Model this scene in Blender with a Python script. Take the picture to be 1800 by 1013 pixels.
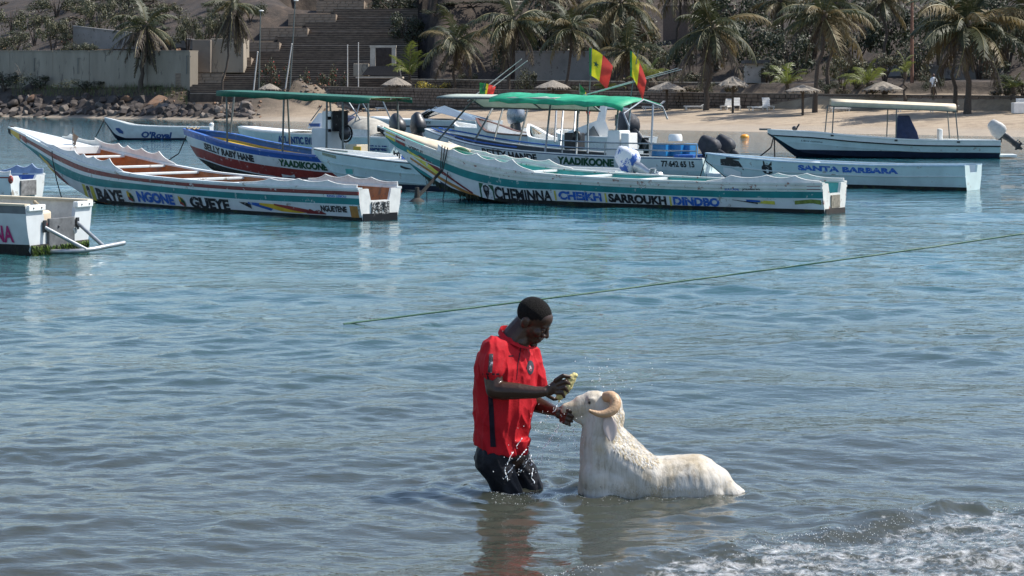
import bpy, bmesh, math, random
import numpy as np
from mathutils import Vector, Matrix, Euler, noise as mnoise
from mathutils.bvhtree import BVHTree

for _o in list(bpy.data.objects):
    bpy.data.objects.remove(_o)
SC = bpy.context.scene
COL = SC.collection
R = math.radians
random.seed(7)
RNG = np.random.default_rng(11)

# ------------------------------------------------------------------ camera
CAM_H, FOC, HOR = 2.56, 3400.0, 169.0       # eye height (m), focal length and horizon row in photo pixels
cam_d = bpy.data.cameras.new('camera')
cam_d.sensor_width = 36.0
cam_d.lens = FOC / 1800 * 36
cam_d.shift_y = -(506.5 - HOR) / 1800
cam_d.clip_start, cam_d.clip_end = 0.1, 3000
cam = bpy.data.objects.new('camera', cam_d)
cam.location = (0, 0, CAM_H)
cam.rotation_euler = (R(90), 0, 0)
COL.objects.link(cam)
SC.camera = cam

# ------------------------------------------------------------------ sky and sun
SUN = Vector((0.74, 0.14, 1.0)).normalized()     # direction towards the sun: high, to the right, a little behind
SUN_EL = math.asin(SUN.z)
SUN_AZ = math.atan2(SUN.x, SUN.y)
world = bpy.data.worlds.new('World')
SC.world = world
world.use_nodes = True
wn = world.node_tree.nodes
bg = wn['Background']
sky = wn.new('ShaderNodeTexSky')
sky.sky_type = 'NISHITA'
sky.sun_disc = False
sky.sun_elevation = SUN_EL
sky.sun_rotation = SUN_AZ
sky.altitude = 0
sky.air_density, sky.dust_density, sky.ozone_density = 1.0, 1.1, 1.5
world.node_tree.links.new(sky.outputs[0], bg.inputs[0])
bg.inputs[1].default_value = 0.15
sun_d = bpy.data.lights.new('sun', 'SUN')
sun_d.energy = 5.0
sun_d.angle = R(0.6)
sun_d.color = (1.0, 0.95, 0.87)
sun = bpy.data.objects.new('sun', sun_d)
sun.rotation_euler = SUN.to_track_quat('Z', 'Y').to_euler()
sun.location = (30, 10, 60)
COL.objects.link(sun)
SC.view_settings.view_transform = 'Standard'
SC.view_settings.look = 'None'
SC.view_settings.exposure = 0.45
SC.view_settings.gamma = 1.0
SC.cycles.use_denoising = True
SC.cycles.max_bounces = 6
SC.cycles.transparent_max_bounces = 6

# ------------------------------------------------------------------ helpers
def dist(py, z=0.0):
    """distance of a point at height z that stands on photo row py"""
    return (CAM_H - z) * FOC / (py - HOR)
def at(px, py, d):
    return Vector(((px - 900) / FOC * d, d, CAM_H - (py - HOR) / FOC * d))
def ground(px, py, z=0.0):
    d = dist(py, z)
    return Vector(((px - 900) / FOC * d, d, z))

def tag(o, label=None, cat=None, group=None, kind=None):
    if label: o['label'] = label
    if cat: o['category'] = cat
    if group: o['group'] = group
    if kind: o['kind'] = kind
    return o
def empty(name, loc=(0, 0, 0), rz=0.0, parent=None):
    o = bpy.data.objects.new(name, None)
    o.location = loc
    o.rotation_euler = (0, 0, rz)
    o.empty_display_size = 0.2
    COL.objects.link(o)
    if parent: o.parent = parent
    return o
def link(name, me, parent=None, mats=None, loc=None):
    o = bpy.data.objects.new(name, me)
    COL.objects.link(o)
    if parent: o.parent = parent
    if loc is not None: o.location = loc
    if mats:
        for m in (mats if isinstance(mats, (list, tuple)) else [mats]): me.materials.append(m)
    return o
def copy_tree(o, parent=None):
    c = o.copy()
    COL.objects.link(c)
    c.parent = parent
    for ch in o.children: copy_tree(ch, c)
    return c

class MB:
    """collects shapes for one mesh"""
    def __init__(s): s.v, s.f, s.m = [], [], []
    def add(s, vs, fs, m=0):
        b = len(s.v)
        s.v += [tuple(v) for v in vs]
        s.f += [tuple(i + b for i in f) for f in fs]
        s.m += [m] * len(fs)
        return s
    def box(s, c, size, m=0, mat=None, taper=1.0):
        x, y, z = (k / 2 for k in size)
        vs = []
        for sz in (-1, 1):
            k = taper if sz > 0 else 1.0
            for sx, sy in ((-1, -1), (1, -1), (1, 1), (-1, 1)):
                p = Vector((sx * x * k, sy * y * k, sz * z))
                if mat is not None: p = mat @ p
                vs.append(p + Vector(c))
        return s.add(vs, [(3, 2, 1, 0), (4, 5, 6, 7), (0, 1, 5, 4), (1, 2, 6, 5), (2, 3, 7, 6), (3, 0, 4, 7)], m)
    def loft(s, rings, m=0, cap=True, closed=True):
        n = len(rings[0])
        vs = [p for r in rings for p in r]
        fs = []
        for i in range(len(rings) - 1):
            for j in range(n if closed else n - 1):
                k = (j + 1) % n
                fs.append((i * n + j, i * n + k, (i + 1) * n + k, (i + 1) * n + j))
        if cap and closed:
            fs.append(tuple(range(n - 1, -1, -1)))
            fs.append(tuple((len(rings) - 1) * n + j for j in range(n)))
        return s.add(vs, fs, m)
    def tube(s, pts, r, n=8, m=0):
        pts = [Vector(p) for p in pts]
        rs = r if isinstance(r, (list, tuple)) else [r] * len(pts)
        rings = []
        up = None
        for i, p in enumerate(pts):
            d = (pts[min(i + 1, len(pts) - 1)] - pts[max(i - 1, 0)])
            if d.length < 1e-9: d = Vector((0, 0, 1))
            d.normalize()
            if up is None:
                up = Vector((0, 0, 1)) if abs(d.z) < 0.9 else Vector((1, 0, 0))
            a = d.cross(up).normalized()
            b = a.cross(d).normalized()
            up = b
            rings.append([p + (a * math.cos(2 * math.pi * j / n) + b * math.sin(2 * math.pi * j / n)) * rs[i] for j in range(n)])
        return s.loft(rings, m)
    def plate(s, poly, axis_off, m=0):
        """extrude a polygon (list of 3-vectors) by a vector"""
        n = len(poly)
        o = Vector(axis_off)
        vs = [Vector(p) for p in poly] + [Vector(p) + o for p in poly]
        fs = [tuple(range(n - 1, -1, -1)), tuple(range(n, 2 * n))]
        fs += [(i, (i + 1) % n, n + (i + 1) % n, n + i) for i in range(n)]
        return s.add(vs, fs, m)
    def ball(s, c, r, m=0, nu=10, nv=7, mat=None):
        rr = r if isinstance(r, (tuple, list)) else (r, r, r)
        vs, fs = [], []
        for i in range(nv + 1):
            t = math.pi * i / nv
            for j in range(nu):
                a = 2 * math.pi * j / nu
                p = Vector((rr[0] * math.sin(t) * math.cos(a), rr[1] * math.sin(t) * math.sin(a), rr[2] * math.cos(t)))
                if mat is not None: p = mat @ p
                vs.append(p + Vector(c))
        for i in range(nv):
            for j in range(nu):
                k = (j + 1) % nu
                fs.append((i * nu + j, (i + 1) * nu + j, (i + 1) * nu + k, i * nu + k))
        return s.add(vs, fs, m)
    def mesh(s, name='mesh', smooth=None):
        me = bpy.data.meshes.new(name)
        me.from_pydata(s.v, [], s.f)
        if any(s.m): me.polygons.foreach_set('material_index', s.m)
        if smooth is not None:
            me.polygons.foreach_set('use_smooth', [True] * len(me.polygons))
            if smooth < 179: me.set_sharp_from_angle(angle=R(smooth))
        me.update()
        return me
    def build(s, name, mats, parent=None, smooth=None, bevel=0, loc=None):
        o = link(name, s.mesh(name, smooth), parent, mats, loc)
        if bevel:
            b = o.modifiers.new('bevel', 'BEVEL')
            b.width = bevel; b.segments = 2; b.limit_method = 'ANGLE'
        return o

def np_mesh(name, V, F, smooth=True):
    """fast mesh from numpy quads or triangles"""
    me = bpy.data.meshes.new(name)
    k = F.shape[1]
    me.vertices.add(len(V)); me.vertices.foreach_set('co', V.astype(np.float32).ravel())
    me.loops.add(F.size); me.loops.foreach_set('vertex_index', F.astype(np.int32).ravel())
    me.polygons.add(len(F))
    me.polygons.foreach_set('loop_start', np.arange(0, F.size, k, dtype=np.int32))
    if smooth: me.polygons.foreach_set('use_smooth', np.ones(len(F), bool))
    me.update(calc_edges=True)
    me.validate()
    return me
def attr(me, name, vals):
    a = me.attributes.new(name, 'FLOAT', 'POINT')
    a.data.foreach_set('value', np.asarray(vals, np.float32))
def pchip(xs, ys):
    xs, ys = np.array(xs, float), np.array(ys, float)
    h = np.diff(xs); dl = np.diff(ys) / h
    d = np.zeros_like(ys)
    for i in range(1, len(xs) - 1):
        if dl[i - 1] * dl[i] > 0:
            w1, w2 = 2 * h[i] + h[i - 1], h[i] + 2 * h[i - 1]
            d[i] = (w1 + w2) / (w1 / dl[i - 1] + w2 / dl[i])
    d[0], d[-1] = dl[0], dl[-1]
    def f(x):
        i = int(min(max(np.searchsorted(xs, x) - 1, 0), len(xs) - 2))
        t = (min(max(x, xs[0]), xs[-1]) - xs[i]) / h[i]
        return ((1 + 2 * t) * (1 - t) ** 2 * ys[i] + t * (1 - t) ** 2 * h[i] * d[i]
                + t * t * (3 - 2 * t) * ys[i + 1] + t * t * (t - 1) * h[i] * d[i + 1])
    return f
def sstep(a, b, x):
    t = np.clip((np.asarray(x, float) - a) / (b - a), 0, 1)
    return t * t * (3 - 2 * t)

# ------------------------------------------------------------------ materials
MATS = {}
def M(name, col, rough=0.6, var=0.18, scale=6.0, bump=0.0, bscale=None, metal=0.0, wear=None, wear_amt=0.0, wear_scale=5.0,
      coat=0.0, spec=0.5, stretch=(1, 1, 1), transl=0.0, space='Object'):
    """procedural painted / natural surface: base colour with mottling, optional worn patches of a second colour, fine relief"""
    if name in MATS: return MATS[name]
    m = bpy.data.materials.new(name)
    m.use_nodes = True
    nt = m.node_tree; N = nt.nodes; Lk = nt.links.new
    p = N['Principled BSDF']
    tc = N.new('ShaderNodeTexCoord')
    mp = N.new('ShaderNodeMapping')
    mp.inputs['Scale'].default_value = stretch
    if space == 'World':
        ge = N.new('ShaderNodeNewGeometry'); Lk(ge.outputs['Position'], mp.inputs[0])
    else:
        Lk(tc.outputs['Object'], mp.inputs[0])
    def nz(sc, det=5.0, rg=0.6):
        n = N.new('ShaderNodeTexNoise')
        n.inputs['Scale'].default_value = sc; n.inputs['Detail'].default_value = det; n.inputs['Roughness'].default_value = rg
        Lk(mp.outputs[0], n.inputs['Vector'])
        return n
    def ramp(src, a, b, ca, cb):
        r = N.new('ShaderNodeValToRGB')
        r.color_ramp.elements[0].position = a; r.color_ramp.elements[1].position = b
        r.color_ramp.elements[0].color = ca; r.color_ramp.elements[1].color = cb
        Lk(src, r.inputs[0])
        return r
    c = Vector(col)
    lo = [max(k * (1 - var), 0) for k in c]; hi = [min(k * (1 + var), 1) for k in c]
    r = ramp(nz(scale).outputs[0], 0.3, 0.7, (*lo, 1), (*hi, 1))
    out = r.outputs[0]
    if wear is not None:
        f = ramp(nz(wear_scale, 8, 0.72).outputs[0], 0.62 - wear_amt * 0.3, 0.66 - wear_amt * 0.3, (0, 0, 0, 1), (1, 1, 1, 1))
        mx = N.new('ShaderNodeMix'); mx.data_type = 'RGBA'
        Lk(f.outputs[0], mx.inputs[0]); Lk(out, mx.inputs[6])
        mx.inputs[7].default_value = (*wear, 1)
        out = mx.outputs[2]
    Lk(out, p.inputs['Base Color'])
    rr = ramp(nz(scale * 1.7).outputs[0], 0.3, 0.7, (rough * 0.8,) * 3 + (1,), (min(rough * 1.2, 1),) * 3 + (1,))
    Lk(rr.outputs[0], p.inputs['Roughness'])
    p.inputs['Metallic'].default_value = metal
    p.inputs['Specular IOR Level'].default_value = spec
    p.inputs['Coat Weight'].default_value = coat
    if bump:
        b = N.new('ShaderNodeBump')
        b.inputs['Strength'].default_value = bump
        b.inputs['Distance'].default_value = 0.02
        Lk(nz(bscale or scale * 4, 6, 0.65).outputs[0], b.inputs['Height'])
        Lk(b.outputs[0], p.inputs['Normal'])
    if transl:
        tr = N.new('ShaderNodeBsdfTranslucent'); Lk(out, tr.inputs[0])
        ms = N.new('ShaderNodeMixShader'); ms.inputs[0].default_value = transl
        Lk(p.outputs[0], ms.inputs[1]); Lk(tr.outputs[0], ms.inputs[2])
        Lk(ms.outputs[0], N['Material Output'].inputs[0])
    MATS[name] = m
    return m

def text_mesh(s, offset=0.0, shear=0.0, spacing=1.0):
    """lettering outline: returns vertices normalised to 0..1 in both directions, and its faces"""
    c = bpy.data.curves.new('lettering', 'FONT')
    c.body = s
    c.offset = offset
    c.shear = shear
    c.space_character = spacing
    c.resolution_u = 4
    o = bpy.data.objects.new('lettering', c)
    me = bpy.data.meshes.new_from_object(o)
    V = np.array([v.co[:] for v in me.vertices]); F = [tuple(p.vertices) for p in me.polygons]
    bpy.data.objects.remove(o); bpy.data.curves.remove(c); bpy.data.meshes.remove(me)
    jr = np.random.default_rng(len(s) * 31 + ord(s[0]))
    V[:, :2] += jr.normal(0, .006, (len(V), 2))          # brushed by hand
    lo, hi = V.min(0), V.max(0)
    return (V[:, :2] - lo[:2]) / (hi[:2] - lo[:2]), F

def blob(name, prims, voxel, smooth=6, parent=None, mats=None, factor=0.5):
    """one continuous surface grown over overlapping capsules and ellipsoids (voxel union, then relaxed)"""
    mb = MB()
    for p in prims:
        if p[0] == 'cap':
            a, ra, b, rb = Vector(p[1]), p[2], Vector(p[3]), p[4]
            mb.ball(a, ra, nu=14, nv=10); mb.ball(b, rb, nu=14, nv=10)
            mb.tube([a, b], [ra, rb], n=14)
        elif p[0] == 'chain':
            pts, rs = p[1], p[2]
            for i in range(len(pts) - 1):
                mb.ball(pts[i], rs[i], nu=12, nv=8); mb.tube([pts[i], pts[i + 1]], [rs[i], rs[i + 1]], n=12)
            mb.ball(pts[-1], rs[-1], nu=12, nv=8)
        elif p[0] == 'ell':
            mb.ball(p[1], p[2], nu=20, nv=14, mat=(Euler(p[3]).to_matrix() if len(p) > 3 else None))
        elif p[0] == 'loft':
            mb.loft(p[1])
    o = mb.build(name, None)
    md = o.modifiers.new('remesh', 'REMESH'); md.mode = 'VOXEL'; md.voxel_size = voxel; md.use_smooth_shade = True
    if smooth:
        sm = o.modifiers.new('smooth', 'SMOOTH'); sm.factor = factor; sm.iterations = smooth
    dg = bpy.context.evaluated_depsgraph_get()
    dg.update()
    me = bpy.data.meshes.new_from_object(o.evaluated_get(dg), depsgraph=dg)
    old = o.data
    bpy.data.objects.remove(o); bpy.data.meshes.remove(old)
    me.name = name
    me.polygons.foreach_set('use_smooth', [True] * len(me.polygons))
    return link(name, me, parent, mats)
# ================================================================== SETTING: water
def build_water():
    py = np.concatenate([np.geomspace(2600, 1080, 40)[:-1], np.arange(1080, 205, -1.3), np.arange(205, 196, -0.5)])
    d = CAM_H * FOC / (py - HOR)
    kc = np.concatenate([np.linspace(-0.95, -0.31, 70)[:-1], np.linspace(-0.31, 0.31, 720), np.linspace(0.31, 0.95, 70)[1:]])
    nr, nc = len(d), len(kc)
    Y = np.repeat(d[:, None], nc, 1)
    X = Y * kc[None, :]
    dy = np.gradient(d)[:, None]
    Z = np.zeros_like(X); DX = np.zeros_like(X); DY = np.zeros_like(X)
    rg = np.random.default_rng(5)
    n = 140
    lam = np.exp(rg.uniform(math.log(0.15), math.log(4.5), n))
    # wind gusts and calmer slicks: a slow modulation of the chop
    gust = 1 + 0.35 * np.sin(X * 0.31 + 0.9 * np.sin(Y * 0.11)) * np.sin(Y * 0.23 + 1.3) + 0.2 * np.sin(X * 0.9 + Y * 0.5)
    for i in range(n):
        L = lam[i]
        a = rg.normal(0, 0.75 if L < 0.9 else 0.5)
        ux, uy = math.sin(a), -math.cos(a)
        k = 2 * math.pi / L
        amp = 0.0019 * L * (1.3 if L < 0.5 else 1.0 if L < 1.3 else 0.6)
        ph = k * (ux * X + uy * Y) + rg.uniform(0, 6.28)
        fade = np.clip((L / np.abs(dy) - 2.0) / 3.0, 0, 1) * np.clip((L / (Y * 0.00087) - 2) / 3, 0, 1)
        calm = 1 - 0.6 * np.exp(-(((X - 0.5) / 1.1) ** 2 + ((Y - 12.4) / 0.9) ** 2)) if L > 0.5 else 1.0
        g = (gust if L < 2 else 1.0) * amp * fade * calm
        Z += g * np.sin(ph)
        q = 1.15 * g * np.cos(ph)
        DX += ux * q; DY += uy * q
    # long low swells rolling in to the beach
    for L, a, amp, p0 in ((2.1, 0.16, 0.026, 0.4), (2.9, -0.12, 0.032, 2.0), (4.3, 0.05, 0.030, 4.0)):
        k = 2 * math.pi / L
        ph = k * (math.sin(a) * X - math.cos(a) * Y) + p0 + 0.8 * np.sin(X * 0.7 + p0) + 0.5 * np.sin(X * 1.7 + 2 * p0)
        w = np.exp(-np.maximum(Y - 14, 0) / 9.0) * amp * (0.6 + 0.4 * np.sin(X * 0.5 + 3 * p0))
        w = w * (1 - 0.7 * np.exp(-(((X - 0.5) / 1.3) ** 2 + ((Y - 12.4) / 1.0) ** 2)))
        Z += w * (np.exp(0.6 * np.sin(ph)) - 1.09)
    # rings spreading from the two bathers
    for cx, cy, r0, am in ((-0.02, 12.62, 0.2, 0.011), (0.5, 12.5, 0.16, 0.010), (0.95, 12.5, 0.30, 0.006), (1.4, 12.5, 0.1, 0.005)):
        rr = np.hypot(X - cx, Y - cy)
        Z += am * np.sin((rr - r0) * 2 * math.pi / 0.22) * np.exp(-np.abs(rr - r0) / 0.55) * (rr > r0 * 0.6)
    gw = np.exp(-(((X - 0.45) / 1.4) ** 2 + ((Y - 12.35) / 1.2) ** 2))
    Z -= gw * float((Z * gw).sum() / gw.sum()) * 1.3
    # breaking ripple of surf in the foreground right
    lx = np.array([-0.9, 0.1, 0.55, 0.95, 1.35, 1.75, 2.25, 2.65, 3.1, 5.0, 9.0])
    ly = np.array([9.4, 10.05, 10.38, 10.75, 11.05, 11.22, 11.45, 12.0, 11.95, 12.6, 13.9])
    line = np.interp(X, lx, ly) + 0.05 * np.sin(X * 9) + 0.03 * np.sin(X * 23 + 1)
    q = line - Y                                       # positive on the camera's side
    grow = sstep(-0.4, 1.0, X)
    crest = np.exp(-((q + 0.02) / np.where(q < 0, 0.34, 0.16)) ** 2)
    bumpx = 0.045 + 0.022 * np.exp(-((X - 2.62) / 0.3) ** 2) + 0.02 * np.sin(X * 5.1) * np.sin(X * 2.2 + 1)
    rag = 0.62 + 0.38 * np.sin(X * 13 + 2.2 * np.sin(X * 4.1)) * np.sin(X * 6.3 + Y * 3)
    Z += crest * bumpx * (0.25 + 0.75 * grow) * 0.9 * rag
    foam = sstep(0.0, 0.25, q) * (0.15 + 0.85 * grow) * (1 - 0.55 * sstep(3.2, 4.5, q))
    foam *= sstep(-0.6, 0.1, X)
    foam = np.maximum(foam, 0.85 * np.exp(-((q - 0.02) / 0.09) ** 2) * grow)
    near = (q > -0.5) & (q < 4.5) & (X > -1.2) & (X < 6) & (Y < 14)
    idx = np.argwhere(near)
    for i, j in idx:
        x, y = X[i, j], Y[i, j]
        h = mnoise.noise((x * 9, y * 9, 0.3)) * 0.5 + abs(mnoise.noise((x * 21, y * 21, 4.3))) * 0.5 + mnoise.noise((x * 46, y * 40, 2.1)) * 0.3
        w = float(foam[i, j])
        Z[i, j] += h * 0.020 * w
    X2, Y2 = X + DX, Y + DY
    V = np.stack([X2, Y2, Z], -1).reshape(-1, 3)
    I = np.arange(nr * nc).reshape(nr, nc)
    F = np.stack([I[:-1, :-1], I[:-1, 1:], I[1:, 1:], I[1:, :-1]], -1).reshape(-1, 4)
    me = np_mesh('water', V, F)
    attr(me, 'foam', foam.ravel())
    m = bpy.data.materials.new('sea_water')
    m.use_nodes = True
    nt = m.node_tree; N = nt.nodes; Lk = nt.links.new
    p = N['Principled BSDF']
    ge = N.new('ShaderNodeNewGeometry')
    sep = N.new('ShaderNodeSeparateXYZ'); Lk(ge.outputs['Position'], sep.inputs[0])
    # depth of the bay: sand stirred up in the shallows, clear green further out, deeper blue-green off the beach
    nz0 = N.new('ShaderNodeTexNoise'); nz0.inputs['Scale'].default_value = 0.35; nz0.inputs['Detail'].default_value = 3
    Lk(ge.outputs['Position'], nz0.inputs['Vector'])
    ad = N.new('ShaderNodeMath'); ad.operation = 'MULTIPLY_ADD'; ad.inputs[1].default_value = 5.0
    Lk(nz0.outputs[0], ad.inputs[0]); Lk(sep.outputs['Y'], ad.inputs[2])
    mr = N.new('ShaderNodeMapRange'); mr.inputs['From Min'].default_value = 10; mr.inputs['From Max'].default_value = 60
    Lk(ad.outputs[0], mr.inputs['Value'])
    rp = N.new('ShaderNodeValToRGB')
    el = rp.color_ramp.elements
    el[0].position = 0.03; el[0].color = (0.044, 0.045, 0.035, 1)
    el[1].position = 1.0; el[1].color = (0.005, 0.054, 0.068, 1)
    for ps, c in ((0.12, (0.038, 0.046, 0.037)), (0.22, (0.029, 0.054, 0.050)), (0.45, (0.015, 0.071, 0.076)), (0.7, (0.008, 0.069, 0.082))):
        e = el.new(ps); e.color = (*c, 1)
    Lk(mr.outputs[0], rp.inputs[0])
    # foam: lacy threshold of fine noise
    fa = N.new('ShaderNodeAttribute'); fa.attribute_name = 'foam'
    fn = N.new('ShaderNodeTexNoise'); fn.inputs['Scale'].default_value = 9; fn.inputs['Detail'].default_value = 9; fn.inputs['Roughness'].default_value = 0.78
    fn.inputs['Distortion'].default_value = 0.6
    Lk(ge.outputs['Position'], fn.inputs['Vector'])
    fr = N.new('ShaderNodeMath'); fr.operation = 'MULTIPLY_ADD'; fr.inputs[1].default_value = 0.42; fr.inputs[2].default_value = -0.40
    Lk(fa.outputs['Fac'], fr.inputs[0])
    fs = N.new('ShaderNodeMath'); fs.operation = 'ADD'
    Lk(fr.outputs[0], fs.inputs[0]); Lk(fn.outputs[0], fs.inputs[1])
    fm = N.new('ShaderNodeMapRange'); fm.inputs['From Min'].default_value = 0.49; fm.inputs['From Max'].default_value = 0.80
    Lk(fs.outputs[0], fm.inputs['Value'])
    mx = N.new('ShaderNodeMix'); mx.data_type = 'RGBA'
    Lk(fm.outputs[0], mx.inputs[0]); Lk(rp.outputs[0], mx.inputs[6]); mx.inputs[7].default_value = (0.66, 0.66, 0.65, 1)
    Lk(mx.outputs[2], p.inputs['Base Color'])
    rm = N.new('ShaderNodeMapRange'); rm.inputs['To Min'].default_value = 0.035; rm.inputs['To Max'].default_value = 0.45
    Lk(fm.outputs[0], rm.inputs['Value']); Lk(rm.outputs[0], p.inputs['Roughness'])
    p.inputs['IOR'].default_value = 1.333
    p.subsurface_method = 'BURLEY'
    p.inputs['Subsurface Weight'].default_value = 0.85           # turbid water: light spreads below the surface
    p.inputs['Subsurface Radius'].default_value = (0.30, 0.42, 0.42)
    p.inputs['Subsurface Scale'].default_value = 1.0
    # ripples finer than the mesh
    mp = N.new('ShaderNodeMapping'); mp.inputs['Scale'].default_value = (0.55, 1.0, 1.0)
    Lk(ge.outputs['Position'], mp.inputs[0])
    prev = None
    for sc, dist_, st in ((1.7, 0.16, 0.22), (4.5, 0.055, 0.30), (14.0, 0.014, 0.45)):
        nn = N.new('ShaderNodeTexNoise'); nn.inputs['Scale'].default_value = sc; nn.inputs['Detail'].default_value = 3; nn.inputs['Roughness'].default_value = 0.5
        nn.inputs['Distortion'].default_value = 0.4
        Lk(mp.outputs[0], nn.inputs['Vector'])
        b = N.new('ShaderNodeBump'); b.inputs['Strength'].default_value = st; b.inputs['Distance'].default_value = dist_
        Lk(nn.outputs[0], b.inputs['Height'])
        if sc < 10:                                    # the broad ripples are already in the mesh close by
            f = N.new('ShaderNodeMapRange'); f.inputs['From Min'].default_value = 12; f.inputs['From Max'].default_value = 45
            f.inputs['To Min'].default_value = 0.02 if sc < 3 else 0.10; f.inputs['To Max'].default_value = st * (1.5 if sc < 3 else 1.2)
            Lk(sep.outputs['Y'], f.inputs['Value']); Lk(f.outputs[0], b.inputs['Strength'])
        if prev: Lk(prev.outputs[0], b.inputs['Normal'])
        prev = b
    Lk(prev.outputs[0], p.inputs['Normal'])
    o = link('sea_water', me, None, m)
    tag(o, 'rippled blue green sea filling the bay', 'sea', kind='structure')
    return foam, X2, Y2, Z
FOAM, WX, WY, WZ = build_water()
def water_z(x, y):
    i = np.argmin((WX - x) ** 2 + (WY - y) ** 2)
    return float(WZ.ravel()[i])

# ================================================================== SETTING: land
S0 = Vector((10.0, 147.0)); TV = Vector((-0.6215, 0.7834)); NV = Vector((0.7834, 0.6215))
def st(x, y):
    dx, dy = x - S0.x, y - S0.y
    s = dx * TV.x + dy * TV.y
    t = dx * NV.x + dy * NV.y - float(np.interp(s, [-34, 0, 66, 120], [1.2, 0, 5.3, 0.8]))
    return s, t
def xy(s, t):
    t = t + float(np.interp(s, [-34, 0, 66, 120], [1.2, 0, 5.3, 0.8]))
    return S0.x + s * TV.x + t * NV.x, S0.y + s * TV.y + t * NV.y
B_T = [-400, -140, -101, -98, -95, -91, -85, -60, -8, 0, 4, 8, 17.6, 18.3, 19.0, 24.6, 25.3, 33, 60, 90, 150, 400]
B_Z = [6, 2.0, 0.25, -0.08, -0.2, -0.58, -1.2, -4, -0.6, 0, 0.42, 0.8, 1.45, 1.5, 2.55, 2.65, 3.55, 3.9, 15, 18.5, 20, 22]
C_T = [-400, -140, -101, -98, -95, -91, -85, -60, -6, 0, 3, 6.5, 8.2, 8.7, 14, 44, 90, 150, 400]
C_Z = [6, 2.0, 0.25, -0.08, -0.2, -0.58, -1.2, -4, -1, 0.1, 1.5, 3.4, 3.8, 7.55, 8.3, 19.5, 25, 26, 27]
ST_D0, ST_DD, ST_Z0, ST_DZ, ST_N = 222.0, 0.67, 2.9, 0.245, 46
def stair_left(i): return 340 + (i - 4) * 6.2
def tz(x, y, rough=True):
    s, t = st(x, y)
    w = float(sstep(62, 82, s))
    z = (1 - w) * float(np.interp(t, B_T, B_Z)) + w * float(np.interp(t, C_T, C_Z))
    if t > 0 and rough:
        k = float(np.interp(t, [0, 3, 18, 34, 60], [0, 0.05, 0.09, 0.35, 1.1]))
        z += k * (mnoise.noise((x * 0.12, y * 0.12, 1.7)) * 1.3 + mnoise.noise((x * 0.5, y * 0.5, 5.1)) * 0.4)
    i = (y - ST_D0) / ST_DD
    if -14 < i < ST_N + 30:
        px = x / y * FOC + 900
        xl = stair_left(min(max(i, 0), ST_N))
        zs = ST_Z0 + min(max(i, -3), ST_N) * ST_DZ - 0.75
        if xl - 4 < px < 760 and z > zs:
            z = zs
        elif xl - 170 < px <= xl - 4 and z > zs + 0.3:
            z = zs + 0.3 + (z - zs - 0.3) * float(sstep(60, 170, xl - px))
    return z
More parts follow.
